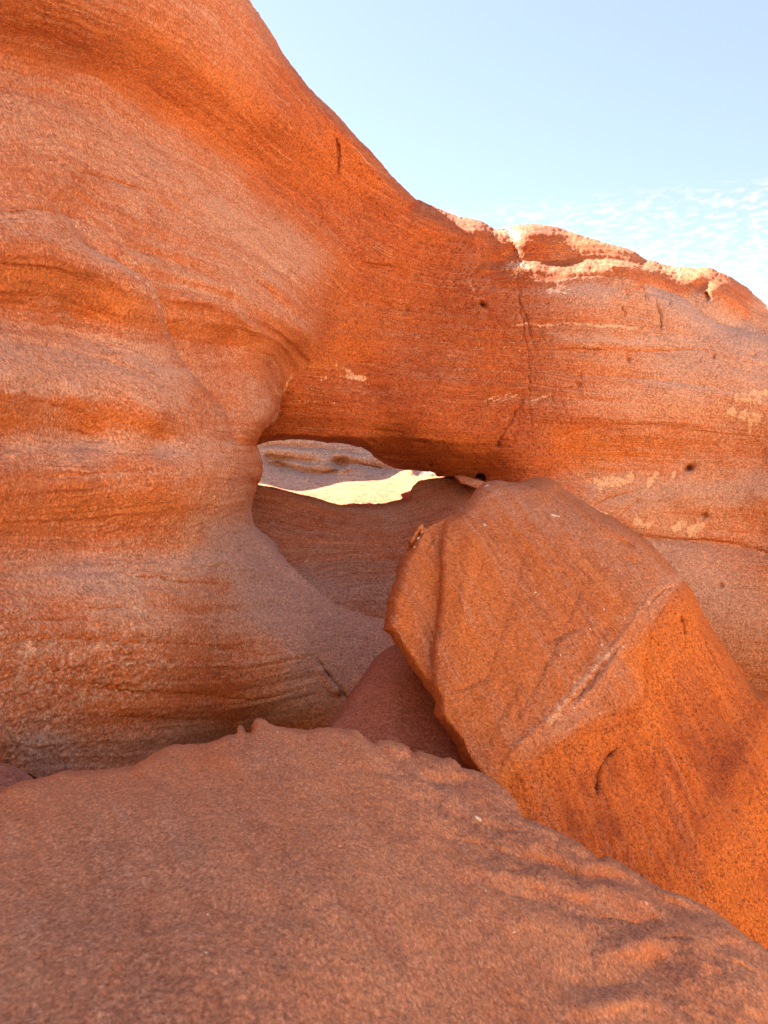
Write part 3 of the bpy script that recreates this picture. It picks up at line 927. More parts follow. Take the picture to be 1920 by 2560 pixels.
ro_w = strokes(wall.px, wall.py, wall.V, [([(0, 1600), (150, 1680), (330, 1640)], 110, 1.0), ([(60, 1800)], 110, 0.9), ([(330, 1650)], 80, 0.9), ([(300, 1450), (450, 1440)], 60, 0.7), ([(300, 640), (500, 680)], 30, 0.5), ([(420, 1250), (600, 1240)], 60, 0.25), ([(60, 1870), (350, 1850), (620, 1810)], 45, 0.6)])
ro_b = strokes(span.px, span.py, span.V, [([(1060, 530), (1240, 590)], 22, 0.6), ([(1280, 580), (1290, 680)], 40, 0.8), ([(1340, 590), (1700, 690)], 50, 0.35), ([(1480, 780), (1850, 900)], 120, 0.45), ([(1450, 1250), (1400, 1250)], 40, 0.6), ([(1100, 700), (1100, 1000)], 200, 0.12)])
ro_w2 = ro_w + strokes(wall.px, wall.py, wall.V, [([(620, 1420), (760, 1560), (880, 1660)], 90, 0.35), ([(100, 300), (400, 480), (600, 600)], 110, 0.18), ([(480, 80), (640, 250), (740, 360)], 90, 0.3)])
wall.displace(relief(wall, 1.0, wall.bed, ro_w2, 1, strat=1.25))
span.displace(relief(span, 1.1, span.bed, ro_b, 1))
saddle.displace(relief(saddle, 0.7, saddle.bed, None, 2))
match_seam(wall, span, 'V'); match_seam(wall, span, 'N')

arch = bpy.data.objects.new('rock_arch', None)
COL.objects.link(arch)
tag(arch, 'huge orange sandstone rock arch with flowing left wall and low opening under its span', 'rock arch')

ZL = smooth([(700, -200), (690, 100), (650, 260), (620, 340), (640, 430), (700, 520), (790, 590), (840, 622), (818, 700), (802, 780), (800, 870), (830, 908), (740, 936), (650, 1075), (560, 1130)], 10)


def zone_of(px, py):
    wx = px + 10 * fbm(np.stack([px / 40, py / 40, px * 0], -1), 3, 0.6, 61); wy = py + 10 * fbm(np.stack([px / 40, py / 40, px * 0 + 5], -1), 3, 0.6, 62)
    d, s, al = seg_dist(wx, wy, ZL, 300)
    wd = np.interp(py, [0, 250, 560, 640, 760, 880, 1000], [140, 110, 95, 80, 50, 20, 14])
    z = np.where(d > 299, np.where((px > 1000) | (py < 0), 1.0, 0.0), np.clip(0.5 + s * d * -0.5 / wd, 0, 1))
    z = np.where(d > 299, np.where(px > 800, 1.0, 0.0), z)
    right = np.clip((px - 1260) / 330.0, 0, 1)
    z = z * (1 - 0.9 * right)
    return z


wall.zone = zone_of(wall.px, wall.py) * (wall.py < 1115); span.zone = zone_of(span.px, span.py)
wall.flake = np.clip(ro_w, 0, 1); span.flake = np.clip(ro_b * 0.35, 0, 1)
PW = dict(
    dust=[([(0, 250), (200, 300), (400, 420), (600, 560), (690, 610)], 90, .36), ([(230, 640), (400, 690), (640, 760)], 25, .35), ([(0, 870), (200, 880), (400, 920), (440, 960)], 60, .45),
          ([(0, 945), (150, 968), (260, 1000)], 24, .45), ([(60, 1115), (350, 1110), (560, 1140)], 38, .45), ([(560, 1330), (640, 1400), (740, 1500), (840, 1620)], 100, .95), ([(700, 1500), (900, 1560)], 90, .4),
          ([(60, 1440), (300, 1420), (520, 1400)], 55, .45), ([(0, 1840), (100, 1860)], 70, .6), ([(120, 1900), (300, 1880), (600, 1840), (780, 1720)], 75, 1.1), ([(250, 1500), (560, 1560)], 60, .35), ([(640, 980), (640, 1040)], 40, .3)],
    orange=[([(0, 30), (200, 40), (350, 130)], 70, 0.32), ([(450, 60), (600, 230), (700, 330)], 90, 0.17), ([(0, 690), (150, 720), (330, 780)], 55, 0.42), ([(430, 800), (560, 825), (650, 850)], 30, 0.38),
            ([(330, 640), (450, 660), (520, 685)], 16, 0.28), ([(0, 1030), (200, 1050), (380, 1070)], 32, 0.38), ([(0, 1290), (250, 1260), (450, 1230), (560, 1210)], 65, 0.38), ([(0, 1640), (250, 1660), (500, 1680), (680, 1700)], 110, 0.21), ([(780, 420), (900, 470)], 80, 0.14)],
    dark=[([(0, 105), (200, 175), (400, 295), (560, 405), (660, 470)], 40, .32), ([(180, 565), (236, 622)], 7, .5), ([(440, 850), (470, 930), (550, 1025), (600, 1110)], 5, .3), ([(690, 340), (720, 380)], 16, .35), ([(841, 345), (845, 410)], 4, .6), ([(806, 1665), (850, 1722)], 4, .6)],  # first stroke paints the shade of the long recess, next ones the creases
    pale=[([(570, 719), (633, 753), (692, 791), (737, 813), (796, 876), (843, 915), (906, 943)], 9, .42), ([(300, 665), (380, 728), (401, 770), (407, 800)], 7, .5), ([(735, 935), (708, 975), (702, 1005), (690, 1040), (665, 1068)], 6, .55),  # bright light on crest, lobe rim and contour, painted as pale strokes
          ([(375, 975)], 9, .6), ([(480, 1235), (500, 1225)], 10, .5), ([(535, 1240)], 8, .5), ([(445, 1265)], 8, .45), ([(520, 1265), (560, 1245)], 7, .45), ([(185, 1519), (300, 1516)], 4, .5), ([(0, 1600), (80, 1625)], 14, .35),
          ([(100, 1720), (60, 1640)], 40, .3), ([(330, 1640), (380, 1700)], 40, .25), ([(806, 1515), (813, 1526), (822, 1538)], 3.5, .9), ([(843, 1590), (849, 1600), (853, 1608)], 3.5, .9), ([(780, 1610), (790, 1650)], 2, .5), ([(708, 1610), (716, 1645)], 3, .5),
          ([(500, 1400), (590, 1410), (650, 1428)], 8, .3), ([(186, 566)], 5, .8), ([(373, 551)], 6, .6), ([(600, 0), (640, 180), (700, 300)], 40, .22)])
PS = dict(
    dust=[([(1180, 660), (1220, 700)], 36, .5), ([(1047, 500), (1210, 556), (1281, 575), (1335, 561), (1500, 604), (1610, 640), (1720, 672), (1850, 720)], 36, -1.6), ([(1215, 668), (1300, 664), (1420, 672), (1560, 665), (1700, 700)], 26, -1.6), ([(1285, 590), (1290, 700)], 40, -.6), ([(1300, 760), (1400, 760), (1520, 720)], 60, .3), ([(1640, 730), (1760, 800), (1900, 860)], 22, .6), ([(1750, 760), (1860, 830)], 40, .25), ([(1380, 840), (1560, 858), (1750, 860)], 14, .5), ([(1330, 1000), (1450, 1010), (1600, 1030)], 30, .3),
          ([(1700, 950), (1900, 950)], 110, .3), ([(1420, 1210), (1480, 1230)], 40, .45), ([(1560, 1240), (1700, 1240), (1900, 1230)], 45, .5), ([(1650, 1420), (1780, 1500), (1900, 1560)], 120, .75), ([(1450, 800), (1700, 900), (1900, 1100)], 200, .32), ([(1500, 1230), (1700, 1240), (1920, 1240)], 60, .3), ([(1280, 720), (1500, 730)], 26, .3), ([(1320, 640), (1540, 640)], 10, .3), ([(1250, 1170), (1310, 1170)], 30, .25)],
    orange=[([(840, 700), (870, 850), (830, 920)], 60, .45), ([(960, 800), (1150, 850), (1250, 900)], 80, .3), ([(1400, 620), (1500, 610)], 22, .5), ([(1450, 800), (1700, 830)], 50, .3), ([(1400, 900), (1600, 920)], 36, .5), ([(1400, 1100), (1600, 1130), (1750, 1110)], 36, .75), ([(1420, 1160), (1560, 1160)], 26, .7), ([(1780, 1290), (1900, 1320)], 40, .7), ([(1620, 1290), (1760, 1300)], 14, .5), ([(950, 1110), (1060, 1120), (1200, 1160)], 22, .5), ([(1850, 1690), (1920, 1640)], 30, .5), ([(640, 1090), (760, 1085)], 10, .4)],
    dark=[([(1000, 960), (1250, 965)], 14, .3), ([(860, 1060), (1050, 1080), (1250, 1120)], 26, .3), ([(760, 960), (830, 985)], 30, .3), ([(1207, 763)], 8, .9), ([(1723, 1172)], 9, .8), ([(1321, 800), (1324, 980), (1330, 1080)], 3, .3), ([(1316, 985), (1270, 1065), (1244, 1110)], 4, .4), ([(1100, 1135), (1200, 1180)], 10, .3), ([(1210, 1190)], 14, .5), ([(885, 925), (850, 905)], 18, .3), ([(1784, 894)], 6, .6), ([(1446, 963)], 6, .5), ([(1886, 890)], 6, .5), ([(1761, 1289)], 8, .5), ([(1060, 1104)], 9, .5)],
    pale=[([(1060, 515), (1200, 560), (1285, 590), (1340, 575), (1500, 612), (1610, 645), (1720, 680), (1830, 715)], 18, .36), ([(1215, 672), (1300, 672), (1420, 678), (1560, 670), (1690, 690)], 16, .36), ([(1283, 600), (1290, 690)], 28, .36), ([(1500, 1214), (1530, 1205)], 20, 0.81), ([(1550, 1203)], 15, 0.81), ([(1575, 1200), (1577, 1188)], 12, 0.81), ([(1622, 1198), (1620, 1215)], 9, 0.78), ([(1640, 1196), (1643, 1185)], 9, 0.78), ([(1680, 1200), (1690, 1178)], 7, 0.78), ([(1722, 1184)], 7, 0.78),  # first three strokes paint the sunlit look of the ridge rims and ledge
          ([(1590, 1300)], 18, 0.78), ([(1620, 1312)], 16, 0.78), ([(1690, 1320), (1700, 1308)], 15, 0.88), ([(1730, 1324), (1748, 1312)], 15, 0.91), ([(1830, 1030)], 16, 0.81), ([(1860, 1036)], 16, 0.81), ([(1890, 1042)], 16, 0.81), ([(1880, 978), (1915, 982)], 9, 0.72), ([(1840, 1000), (1900, 1005)], 12, 0.65), ([(1877, 1058), (1876, 1085)], 7, 0.72),
          ([(1470, 1265), (1520, 1285)], 14, .55), ([(1440, 1180), (1480, 1200)], 12, .4), ([(1290, 814), (1420, 812), (1500, 815), (1590, 818)], 5, .68), ([(1180, 868), (1300, 872)], 4, .5), ([(960, 836), (1120, 846), (1250, 852), (1420, 850)], 3, .42), ([(880, 985), (1040, 975), (1200, 986)], 3, .42), ([(1380, 905), (1560, 915), (1760, 935)], 3.5, .42), ([(1340, 1055), (1520, 1056), (1600, 1052)], 3, .4), ([(1500, 975), (1650, 985), (1800, 1000)], 3.5, .42), ([(1020, 890), (1180, 896)], 3, .4), ([(1600, 880), (1760, 872)], 4, .42), ([(1120, 922), (1290, 930)], 4, .5), ([(1000, 960), (1120, 972)], 3, .45), ([(1340, 955), (1440, 962)], 3, .45), ([(1210, 1002), (1250, 985)], 3.5, .72), ([(1232, 1003), (1275, 985)], 3.5, .72), ([(1255, 1003), (1300, 984)], 3.5, .7), ([(1330, 1000), (1378, 991)], 4, .68), ([(728, 1003), (790, 1008), (855, 1013)], 3, .6), ([(1460, 1085), (1480, 1070)], 9, .45), ([(1710, 1105), (1750, 1085)], 4, .45),
          ([(838, 615), (900, 650), (985, 662)], 5, .4), ([(800, 950), (840, 935), (906, 943)], 8, .5), ([(1170, 700), (1185, 730), (1200, 752)], 6, .5), ([(1740, 1340), (1850, 1362), (1910, 1385)], 6, .5), ([(1900, 1400)], 22, .45), ([(1700, 985), (1920, 990)], 5, .35)])
PWS = {k: PW[k] + PS[k] for k in PW}
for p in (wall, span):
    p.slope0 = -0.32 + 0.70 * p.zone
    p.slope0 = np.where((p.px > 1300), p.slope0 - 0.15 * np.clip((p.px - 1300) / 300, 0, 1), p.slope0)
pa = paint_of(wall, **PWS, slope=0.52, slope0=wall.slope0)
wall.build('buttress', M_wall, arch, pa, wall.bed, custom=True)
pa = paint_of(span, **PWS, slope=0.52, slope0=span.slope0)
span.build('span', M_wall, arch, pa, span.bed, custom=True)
pa = paint_of(saddle, dust=[([(720, 1480), (850, 1480), (960, 1480)], 70, .8), ([(980, 1290), (1060, 1235), (1150, 1225)], 45, .55), ([(700, 1240), (860, 1275), (960, 1275)], 14, .35), ([(800, 1330), (900, 1345)], 20, .25)], orange=[([(640, 1330), (800, 1350), (950, 1340)], 40, .25)], dark=[([(720, 1395), (860, 1400), (980, 1410)], 24, .25), ([(660, 1275), (780, 1300)], 20, .15)],
              pale=[([(768, 1399)], 8, .75), ([(786, 1413)], 4, .7), ([(888, 1423)], 3, .6)], slope0=0.75)
saddle.build('saddle', M_saddle, arch, pa, saddle.bed)

# ================================================================ far cliff and sunlit basin beyond the opening
KC = [(200, 1300, 15), (1500, 1300, 15), (200, 800, 16.5), (1500, 800, 16.5), (700, 1110, 15.6), (700, 1140, 15.2), (700, 1160, 15.5), (700, 1180, 14.9), (700, 1220, 14.4),
      (860, 1110, 15.7), (860, 1130, 15.3), (920, 1160, 15.0), (840, 1185, 14.7), (860, 1210, 14.3), (950, 1165, 15.1), (970, 1190, 14.5), (1080, 1185, 14.2)]
out_K = outline([([(100, 780), (500, 760), (900, 790), (1300, 770), (1700, 800)], True), ([(1700, 800), (1700, 1330), (100, 1330), (100, 780)], False)], 5, 3)
cliff = Patch(out_K, tps(KC), [hollow(852, 1156, 22, 13, 0.5), ridge([(820, 1160), (835, 1172), (860, 1174), (885, 1163)], 0.3, 6), ledge([(655, 1158), (700, 1166), (770, 1182), (830, 1184), (880, 1162), (920, 1168), (1000, 1178)][::-1], 0.5, 10, 5),
                               ledge([(640, 1120), (720, 1116), (840, 1126), (920, 1136)][::-1], 0.2, 10, 4), ledge([(655, 1142), (720, 1150), (800, 1156)][::-1], 0.35, 10, 4)], 4, back=(1.0, 4.0))
cliff.place()
cliff.bed = np.stack([cliff.V[:, 0], cliff.V[:, 2] * 3 + 0.6 * cliff.V[:, 0] * 0.1, cliff.V[:, 1]], -1)
cliff.displace(relief(cliff, 1.0) * 3 + 0.05 * fbm(cliff.V * 2.0, 4, 0.55, 77))
ob = cliff.build('distant_cliff', M_cliff, None, paint_of(cliff, slope=1.4, slope0=0.2), cliff.bed)
tag(ob, 'grey brown banded cliff with a small dark hollow, far behind the arch opening', 'cliff')

BAS_TOP = [(300, 1190), (560, 1196), (646, 1208), (696, 1219), (749, 1229), (812, 1217), (853, 1207), (900, 1204), (931, 1202), (958, 1200), (984, 1190), (1006, 1178), (1028, 1176), (1037, 1189), (1069, 1191), (1110, 1192), (1300, 1200)]
BC = [(300, 1190, 10), (646, 1208, 9.2), (749, 1229, 8.6), (853, 1207, 9.4), (931, 1202, 9.9), (1006, 1178, 11), (1110, 1191, 9.6), (1300, 1200, 9.5), (745, 1240, 8.0), (880, 1262, 7.5), (980, 1250, 7.9), (1025, 1240, 8.1), (1105, 1200, 8.9), (880, 1320, 7.2), (400, 1320, 7.2), (1300, 1320, 7.2), (940, 1225, 8.7)]
out_G = outline([(BAS_TOP, True), ([(1300, 1200), (1300, 1330), (300, 1330), (300, 1190)], False)], H, 0.8)
basin = Patch(out_G, tps(BC), [roll(BAS_TOP, 8, 0.4)], H, back=(0.5, 1.5))
basin.place()
basin.bed = np.stack([basin.V[:, 0], basin.V[:, 2] * 6, basin.V[:, 1]], -1)
basin.displace(relief(basin, 1.0, basin.bed) * 0.8)
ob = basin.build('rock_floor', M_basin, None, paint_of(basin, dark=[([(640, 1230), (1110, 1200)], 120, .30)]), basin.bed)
tag(ob, kind='structure')

# ================================================================ fallen boulders
# ---- the big leaning boulder
R_TOP = [(1131, 1283), (1151, 1265), (1170, 1248), (1189, 1224), (1213, 1207), (1232, 1202), (1249, 1201), (1275, 1204), (1301, 1203), (1330, 1196), (1359, 1194), (1388, 1204), (1406, 1222), (1449, 1250),
         (1494, 1276), (1554, 1309), (1599, 1339), (1636, 1369), (1674, 1410), (1707, 1444), (1730, 1478), (1748, 1511), (1763, 1541), (1797, 1594), (1831, 1642), (1860, 1683), (1883, 1713), (1905, 1728), (1935, 1748), (2000, 1820), (2150, 2000), (2250, 2300)]
R_LEFT = [(1188, 1940), (1157, 1905), (1137, 1859), (1112, 1824), (1087, 1789), (1087, 1753), (1066, 1723), (1031, 1677), (1000, 1632), (985, 1607), (973, 1585), (961, 1573), (962, 1555), (970, 1504), (980, 1478), (988, 1456), (997, 1417), (1011, 1385),
          (1018, 1369), (1030, 1345), (1048, 1314), (1055, 1312), (1062, 1322), (1085, 1310), (1110, 1298), (1131, 1283)]
RC = [(1250, 1205, 3.95), (1359, 1200, 3.95), (1494, 1280, 3.85), (1636, 1372, 3.7), (1131, 1285, 3.75), (1300, 1300, 3.72), (1450, 1350, 3.62), (1600, 1430, 3.48), (1150, 1450, 3.42), (1300, 1500, 3.3), (1450, 1500, 3.3), (1560, 1520, 3.3),
      (1704, 1448, 3.5), (1640, 1490, 3.32), (1562, 1582, 3.12), (1464, 1702, 2.92), (1375, 1795, 2.78), (1284, 1880, 2.66), (1240, 1960, 2.58), (1120, 1650, 3.1), (1200, 1700, 3.0), (1300, 1700, 2.96), (1150, 1850, 2.85), (1200, 1900, 2.74),
      (1760, 1545, 3.5), (1700, 1600, 3.2), (1600, 1700, 2.96), (1500, 1800, 2.8), (1400, 1900, 2.68), (1350, 2000, 2.62), (1830, 1650, 3.4), (1900, 1740, 3.3), (1800, 1800, 2.98), (1700, 1900, 2.8), (1550, 2000, 2.68), (1500, 2150, 2.66), (1800, 2100, 2.74), (1900, 2000, 2.9), (1900, 2300, 2.7),
      (2100, 2100, 2.9), (2200, 2400, 2.8), (1600, 2400, 2.7), (1300, 2200, 2.6), (1060, 1450, 3.62), (1010, 1420, 3.75), (1020, 1550, 3.55), (970, 1560, 3.75), (1040, 1650, 3.4), (1090, 1340, 3.72), (1060, 1340, 3.85), (1060, 1720, 3.3), (1110, 1830, 3.1)]
feat_R = [roll(R_TOP, 34, 0.32), roll(R_LEFT[:-7], 26, 0.25),
          ledge([(1131, 1290), (1113, 1312), (1105, 1363), (1105, 1438), (1102, 1484), (1099, 1542), (1084, 1610), (1082, 1681), (1084, 1768)], 0.085, 130, 5, 0.06),
          # the pale furrowed seam
          groove([(1690, 1462), (1644, 1486), (1620, 1515), (1590, 1545)], 0.015, 4, 0.3, 10), groove([(1540, 1625), (1500, 1670), (1470, 1712), (1440, 1748), (1420, 1760)], 0.012, 3.5, 0.3, 14),
          ridge([(1690, 1450), (1640, 1480), (1600, 1530), (1562, 1582), (1513, 1642), (1464, 1696), (1427, 1740), (1375, 1795), (1284, 1878), (1249, 1935)], 0.012, 8),
          ridge([(1560, 1610), (1500, 1700), (1440, 1770)], 0.02, 9),
          # crescent crack
          groove([(1542, 1872), (1525, 1882), (1510, 1897), (1496, 1924), (1488, 1959), (1491, 1990)], 0.03, 2.6, 0.3, 12), ledge([(1545, 1876), (1515, 1900), (1500, 1930), (1493, 1992)], 0.03, 18, 4, 0.2),
          # steps on the main face
          ledge([(1470, 1565), (1420, 1585), (1370, 1608), (1350, 1600)], 0.02, 16, 4, 0.3), ledge([(1365, 1450), (1380, 1425), (1430, 1440), (1460, 1480)], 0.015, 14, 4, 0.3), ledge([(1225, 1690), (1180, 1715), (1140, 1730)], 0.02, 16, 5, 0.3),
          groove([(1540, 1345), (1570, 1360), (1590, 1375)], 0.03, 5, 0.3, 4), groove([(1560, 1395), (1600, 1410)], 0.02, 4, 0.3, 4), groove([(1700, 1535), (1706, 1560), (1712, 1590)], 0.03, 4, 0.3, 4),
          groove([(1606, 1642), (1608, 1720), (1606, 1760)], 0.012, 8), ridge([(1180, 1300), (1175, 1420), (1150, 1600)], 0.02, 25), ridge([(1350, 1650), (1280, 1780), (1230, 1880)], 0.005, 18), groove([(1300, 1690), (1240, 1800), (1190, 1890)], 0.005, 16), ledge([(1330, 1320), (1290, 1480), (1240, 1640), (1200, 1760)], 0.010, 30, 6, 0.2), ledge([(1480, 1420), (1420, 1560), (1340, 1720), (1270, 1840)], 0.012, 30, 6, 0.2), ledge([(1230, 1320), (1190, 1470), (1160, 1600)], 0.008, 20, 5, 0.2), groove([(1560, 1480), (1500, 1590), (1420, 1700)], 0.008, 10, 0.3, 4),
          groove([(1055, 1325), (1040, 1352), (1020, 1380)], 0.06, 6, 0.2, 2), groove([(1090, 1340), (1070, 1375), (1060, 1390)], 0.02, 3, 0.3, 3), groove([(1086, 1378), (1060, 1382)], 0.015, 3, 0.3, 2)]
def plane(a, b, c):
    M = np.array([[x, y, 1.0] for x, y, d in (a, b, c)])
    k = np.linalg.solve(M, [1.0 / d for x, y, d in (a, b, c)])
    return lambda x, y: 1.0 / np.clip(k[0] * x + k[1] * y + k[2], 0.15, 2.0)


F_A = plane((1131, 1283, 3.72), (1704, 1448, 3.56), (1240, 1950, 2.66))
F_B = plane((1704, 1448, 3.56), (1240, 1950, 2.66), (1750, 2050, 2.93))
F_T = plane((1131, 1283, 3.74), (1560, 1345, 3.72), (1359, 1196, 4.15))
F_C = plane((1707, 1444, 3.56), (1860, 1683, 3.30), (1650, 1800, 3.02))


def big_depth(x, y):
    d = np.stack([F_A(x, y), F_B(x, y), F_T(x, y), F_C(x, y)], 0)
    k = 0.020
    m = d.max(0)
    return m + k * np.log(np.exp((d - m) / k).sum(0)) - 0.0


out_R = outline([(R_TOP, True), ([(2250, 2300), (2250, 2600), (1500, 2650), (1188, 2300), (1188, 1940)], False), (R_LEFT, True)], H, 1.1)
big = Patch(out_R, big_depth, feat_R, H, back=(0.1, 0.4, 0.8, 1.2), inward=0.3, droop=0.1)
big.place()
ang = big.V @ np.array([0.93, 0.2, 0.30]); al2 = big.V @ np.array([-0.30, -0.3, 0.9])
big.bed = np.stack([al2, ang, big.V[:, 1]], -1)
ZB = smooth([(1760, 1420), (1704, 1456), (1655, 1520), (1620, 1590), (1607, 1660), (1606, 1730), (1560, 1775), (1480, 1800), (1380, 1868), (1290, 1928), (1180, 1990)], 8)
zx = big.px + 9 * fbm(np.stack([big.px / 35, big.py / 35, big.px * 0], -1), 4, 0.6, 71); zy = big.py + 9 * fbm(np.stack([big.px / 35, big.py / 35, big.px * 0 + 4], -1), 4, 0.6, 72)
zd, zs, _ = seg_dist(zx, zy, ZB, 200)
far_side = (big.px - 1700) * 0.72 + (big.py - 1456) * 0.69 > 0
big.zone = np.where(zd < 199, np.clip(0.5 - zs * zd / 16.0, 0, 1), far_side * 1.0)
ro = strokes(big.px, big.py, big.V, [([(1650, 1750), (1850, 2000), (1700, 2150)], 220, 0.6), ([(1500, 1950)], 150, 0.4)])
big.displace(relief(big, 0.8, big.bed, ro * 0.5, 5))
ob = big.build('boulder', M_boulder, None, paint_of(big,
    dust=[([(1230, 1240), (1400, 1290), (1550, 1390), (1650, 1440)], 55, .45), ([(1700, 1450), (1600, 1540), (1520, 1660), (1440, 1770), (1330, 1850)], 34, .6), ([(1470, 1560), (1400, 1640), (1330, 1760)], 30, .2), ([(1420, 1820), (1560, 1720)], 34, .35), ([(1150, 1330)], 30, .2)],
    orange=[([(1710, 1500), (1690, 1590), (1620, 1640)], 60, .95), ([(1500, 1830), (1400, 1900), (1300, 1990)], 70, .6), ([(1620, 1680), (1622, 1850)], 36, .9), ([(1740, 1700), (1900, 1800)], 150, .45), ([(1900, 2050), (1800, 2250), (1900, 2300)], 90, .95), ([(1150, 1400), (1180, 1600), (1160, 1800)], 60, .4), ([(1240, 1440), (1300, 1650)], 60, .25), ([(1260, 1960), (1300, 1900)], 16, .8), ([(1010, 1560)], 30, .3)],
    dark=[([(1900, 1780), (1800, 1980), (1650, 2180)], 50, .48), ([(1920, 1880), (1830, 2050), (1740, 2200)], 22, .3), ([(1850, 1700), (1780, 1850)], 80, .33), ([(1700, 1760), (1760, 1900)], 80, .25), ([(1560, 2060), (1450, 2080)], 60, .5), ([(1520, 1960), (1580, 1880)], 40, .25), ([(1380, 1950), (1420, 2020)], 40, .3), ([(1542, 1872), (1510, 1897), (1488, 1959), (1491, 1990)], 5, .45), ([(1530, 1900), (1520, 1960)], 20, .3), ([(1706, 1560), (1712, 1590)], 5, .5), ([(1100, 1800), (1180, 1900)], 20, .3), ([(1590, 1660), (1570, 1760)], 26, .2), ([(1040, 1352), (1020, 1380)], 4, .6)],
    pale=[([(1695, 1452), (1640, 1480), (1615, 1515)], 22, .42), ([(1600, 1530), (1562, 1582), (1513, 1642)], 12, .30), ([(1513, 1642), (1464, 1702), (1427, 1747), (1375, 1795)], 16, .40), ([(1500, 1640), (1450, 1700), (1400, 1760)], 16, .35), ([(1375, 1795), (1300, 1865), (1250, 1935)], 14, .3)], slope=0.35, slope0=0.5), big.bed)
tag(ob, 'big orange fallen boulder leaning to the right, with pale diagonal seam and crescent crack', 'boulder')

# ---- the near boulder that fills the bottom of the view
F_TOP = [(-500, 2130), (-250, 2040), (-80, 1992), (0, 1974), (36, 1962), (72, 1950), (121, 1941), (151, 1928), (200, 1925), (241, 1923), (329, 1915), (356, 1902), (386, 1881), (428, 1861), (465, 1857), (500, 1855), (521, 1853), (567, 1836), (588, 1833), (593, 1822), (600, 1812), (608, 1816),
         (616, 1829), (627, 1829), (631, 1812), (638, 1798), (647, 1795), (656, 1796), (683, 1810), (729, 1818), (775, 1825), (800, 1819), (822, 1817), (845, 1821), (864, 1824), (889, 1827), (909, 1844), (935, 1862), (942, 1857), (952, 1853), (975, 1854), (1011, 1865), (1031, 1885), (1042, 1881), (1056, 1882), (1097, 1895), (1132, 1900),
         (1152, 1920), (1193, 1933), (1238, 1958), (1269, 1986), (1289, 2011), (1300, 2035), (1308, 2050), (1340, 2060), (1388, 2083), (1420, 2095), (1452, 2115), (1492, 2150), (1510, 2149), (1527, 2151), (1573, 2179), (1654, 2225), (1700, 2238), (1747, 2257), (1816, 2298), (1863, 2338), (1920, 2373), (2050, 2480), (2150, 2750)]
FQ = []   # inverse depth is flat for a flat face


def fz(px, py, z):
    """depth of the spot on a level z metres below the eye"""
    v = (1280.0 - py) / F_PX
    return -z / (-SP + CP * v) * -1.0


for x, y, z in [(-400, 2200, .62), (-400, 2700, .52), (0, 1990, .62), (0, 2200, .56), (0, 2560, .48), (300, 1930, .66), (300, 2100, .60), (300, 2350, .54), (300, 2700, .48), (640, 1840, .68), (640, 1950, .66), (640, 2150, .61), (640, 2450, .55), (640, 2700, .52),
                (900, 1850, .72), (900, 2000, .70), (950, 2250, .66), (950, 2560, .62), (1150, 1930, .80), (1150, 2050, .78), (1250, 2200, .77), (1250, 2450, .73), (1300, 2060, .84), (1450, 2150, .88), (1450, 2300, .84), (1450, 2560, .79),
                (1650, 2240, .95), (1650, 2400, .91), (1700, 2560, .88), (1900, 2380, 1.02), (1900, 2560, .98), (2150, 2700, 1.1), (1000, 2750, .6), (1700, 2750, .86)]:
    FQ.append((x, y, 1.0 / (z / ((y - 1151.0) / F_PX))))
fq = tps(FQ)
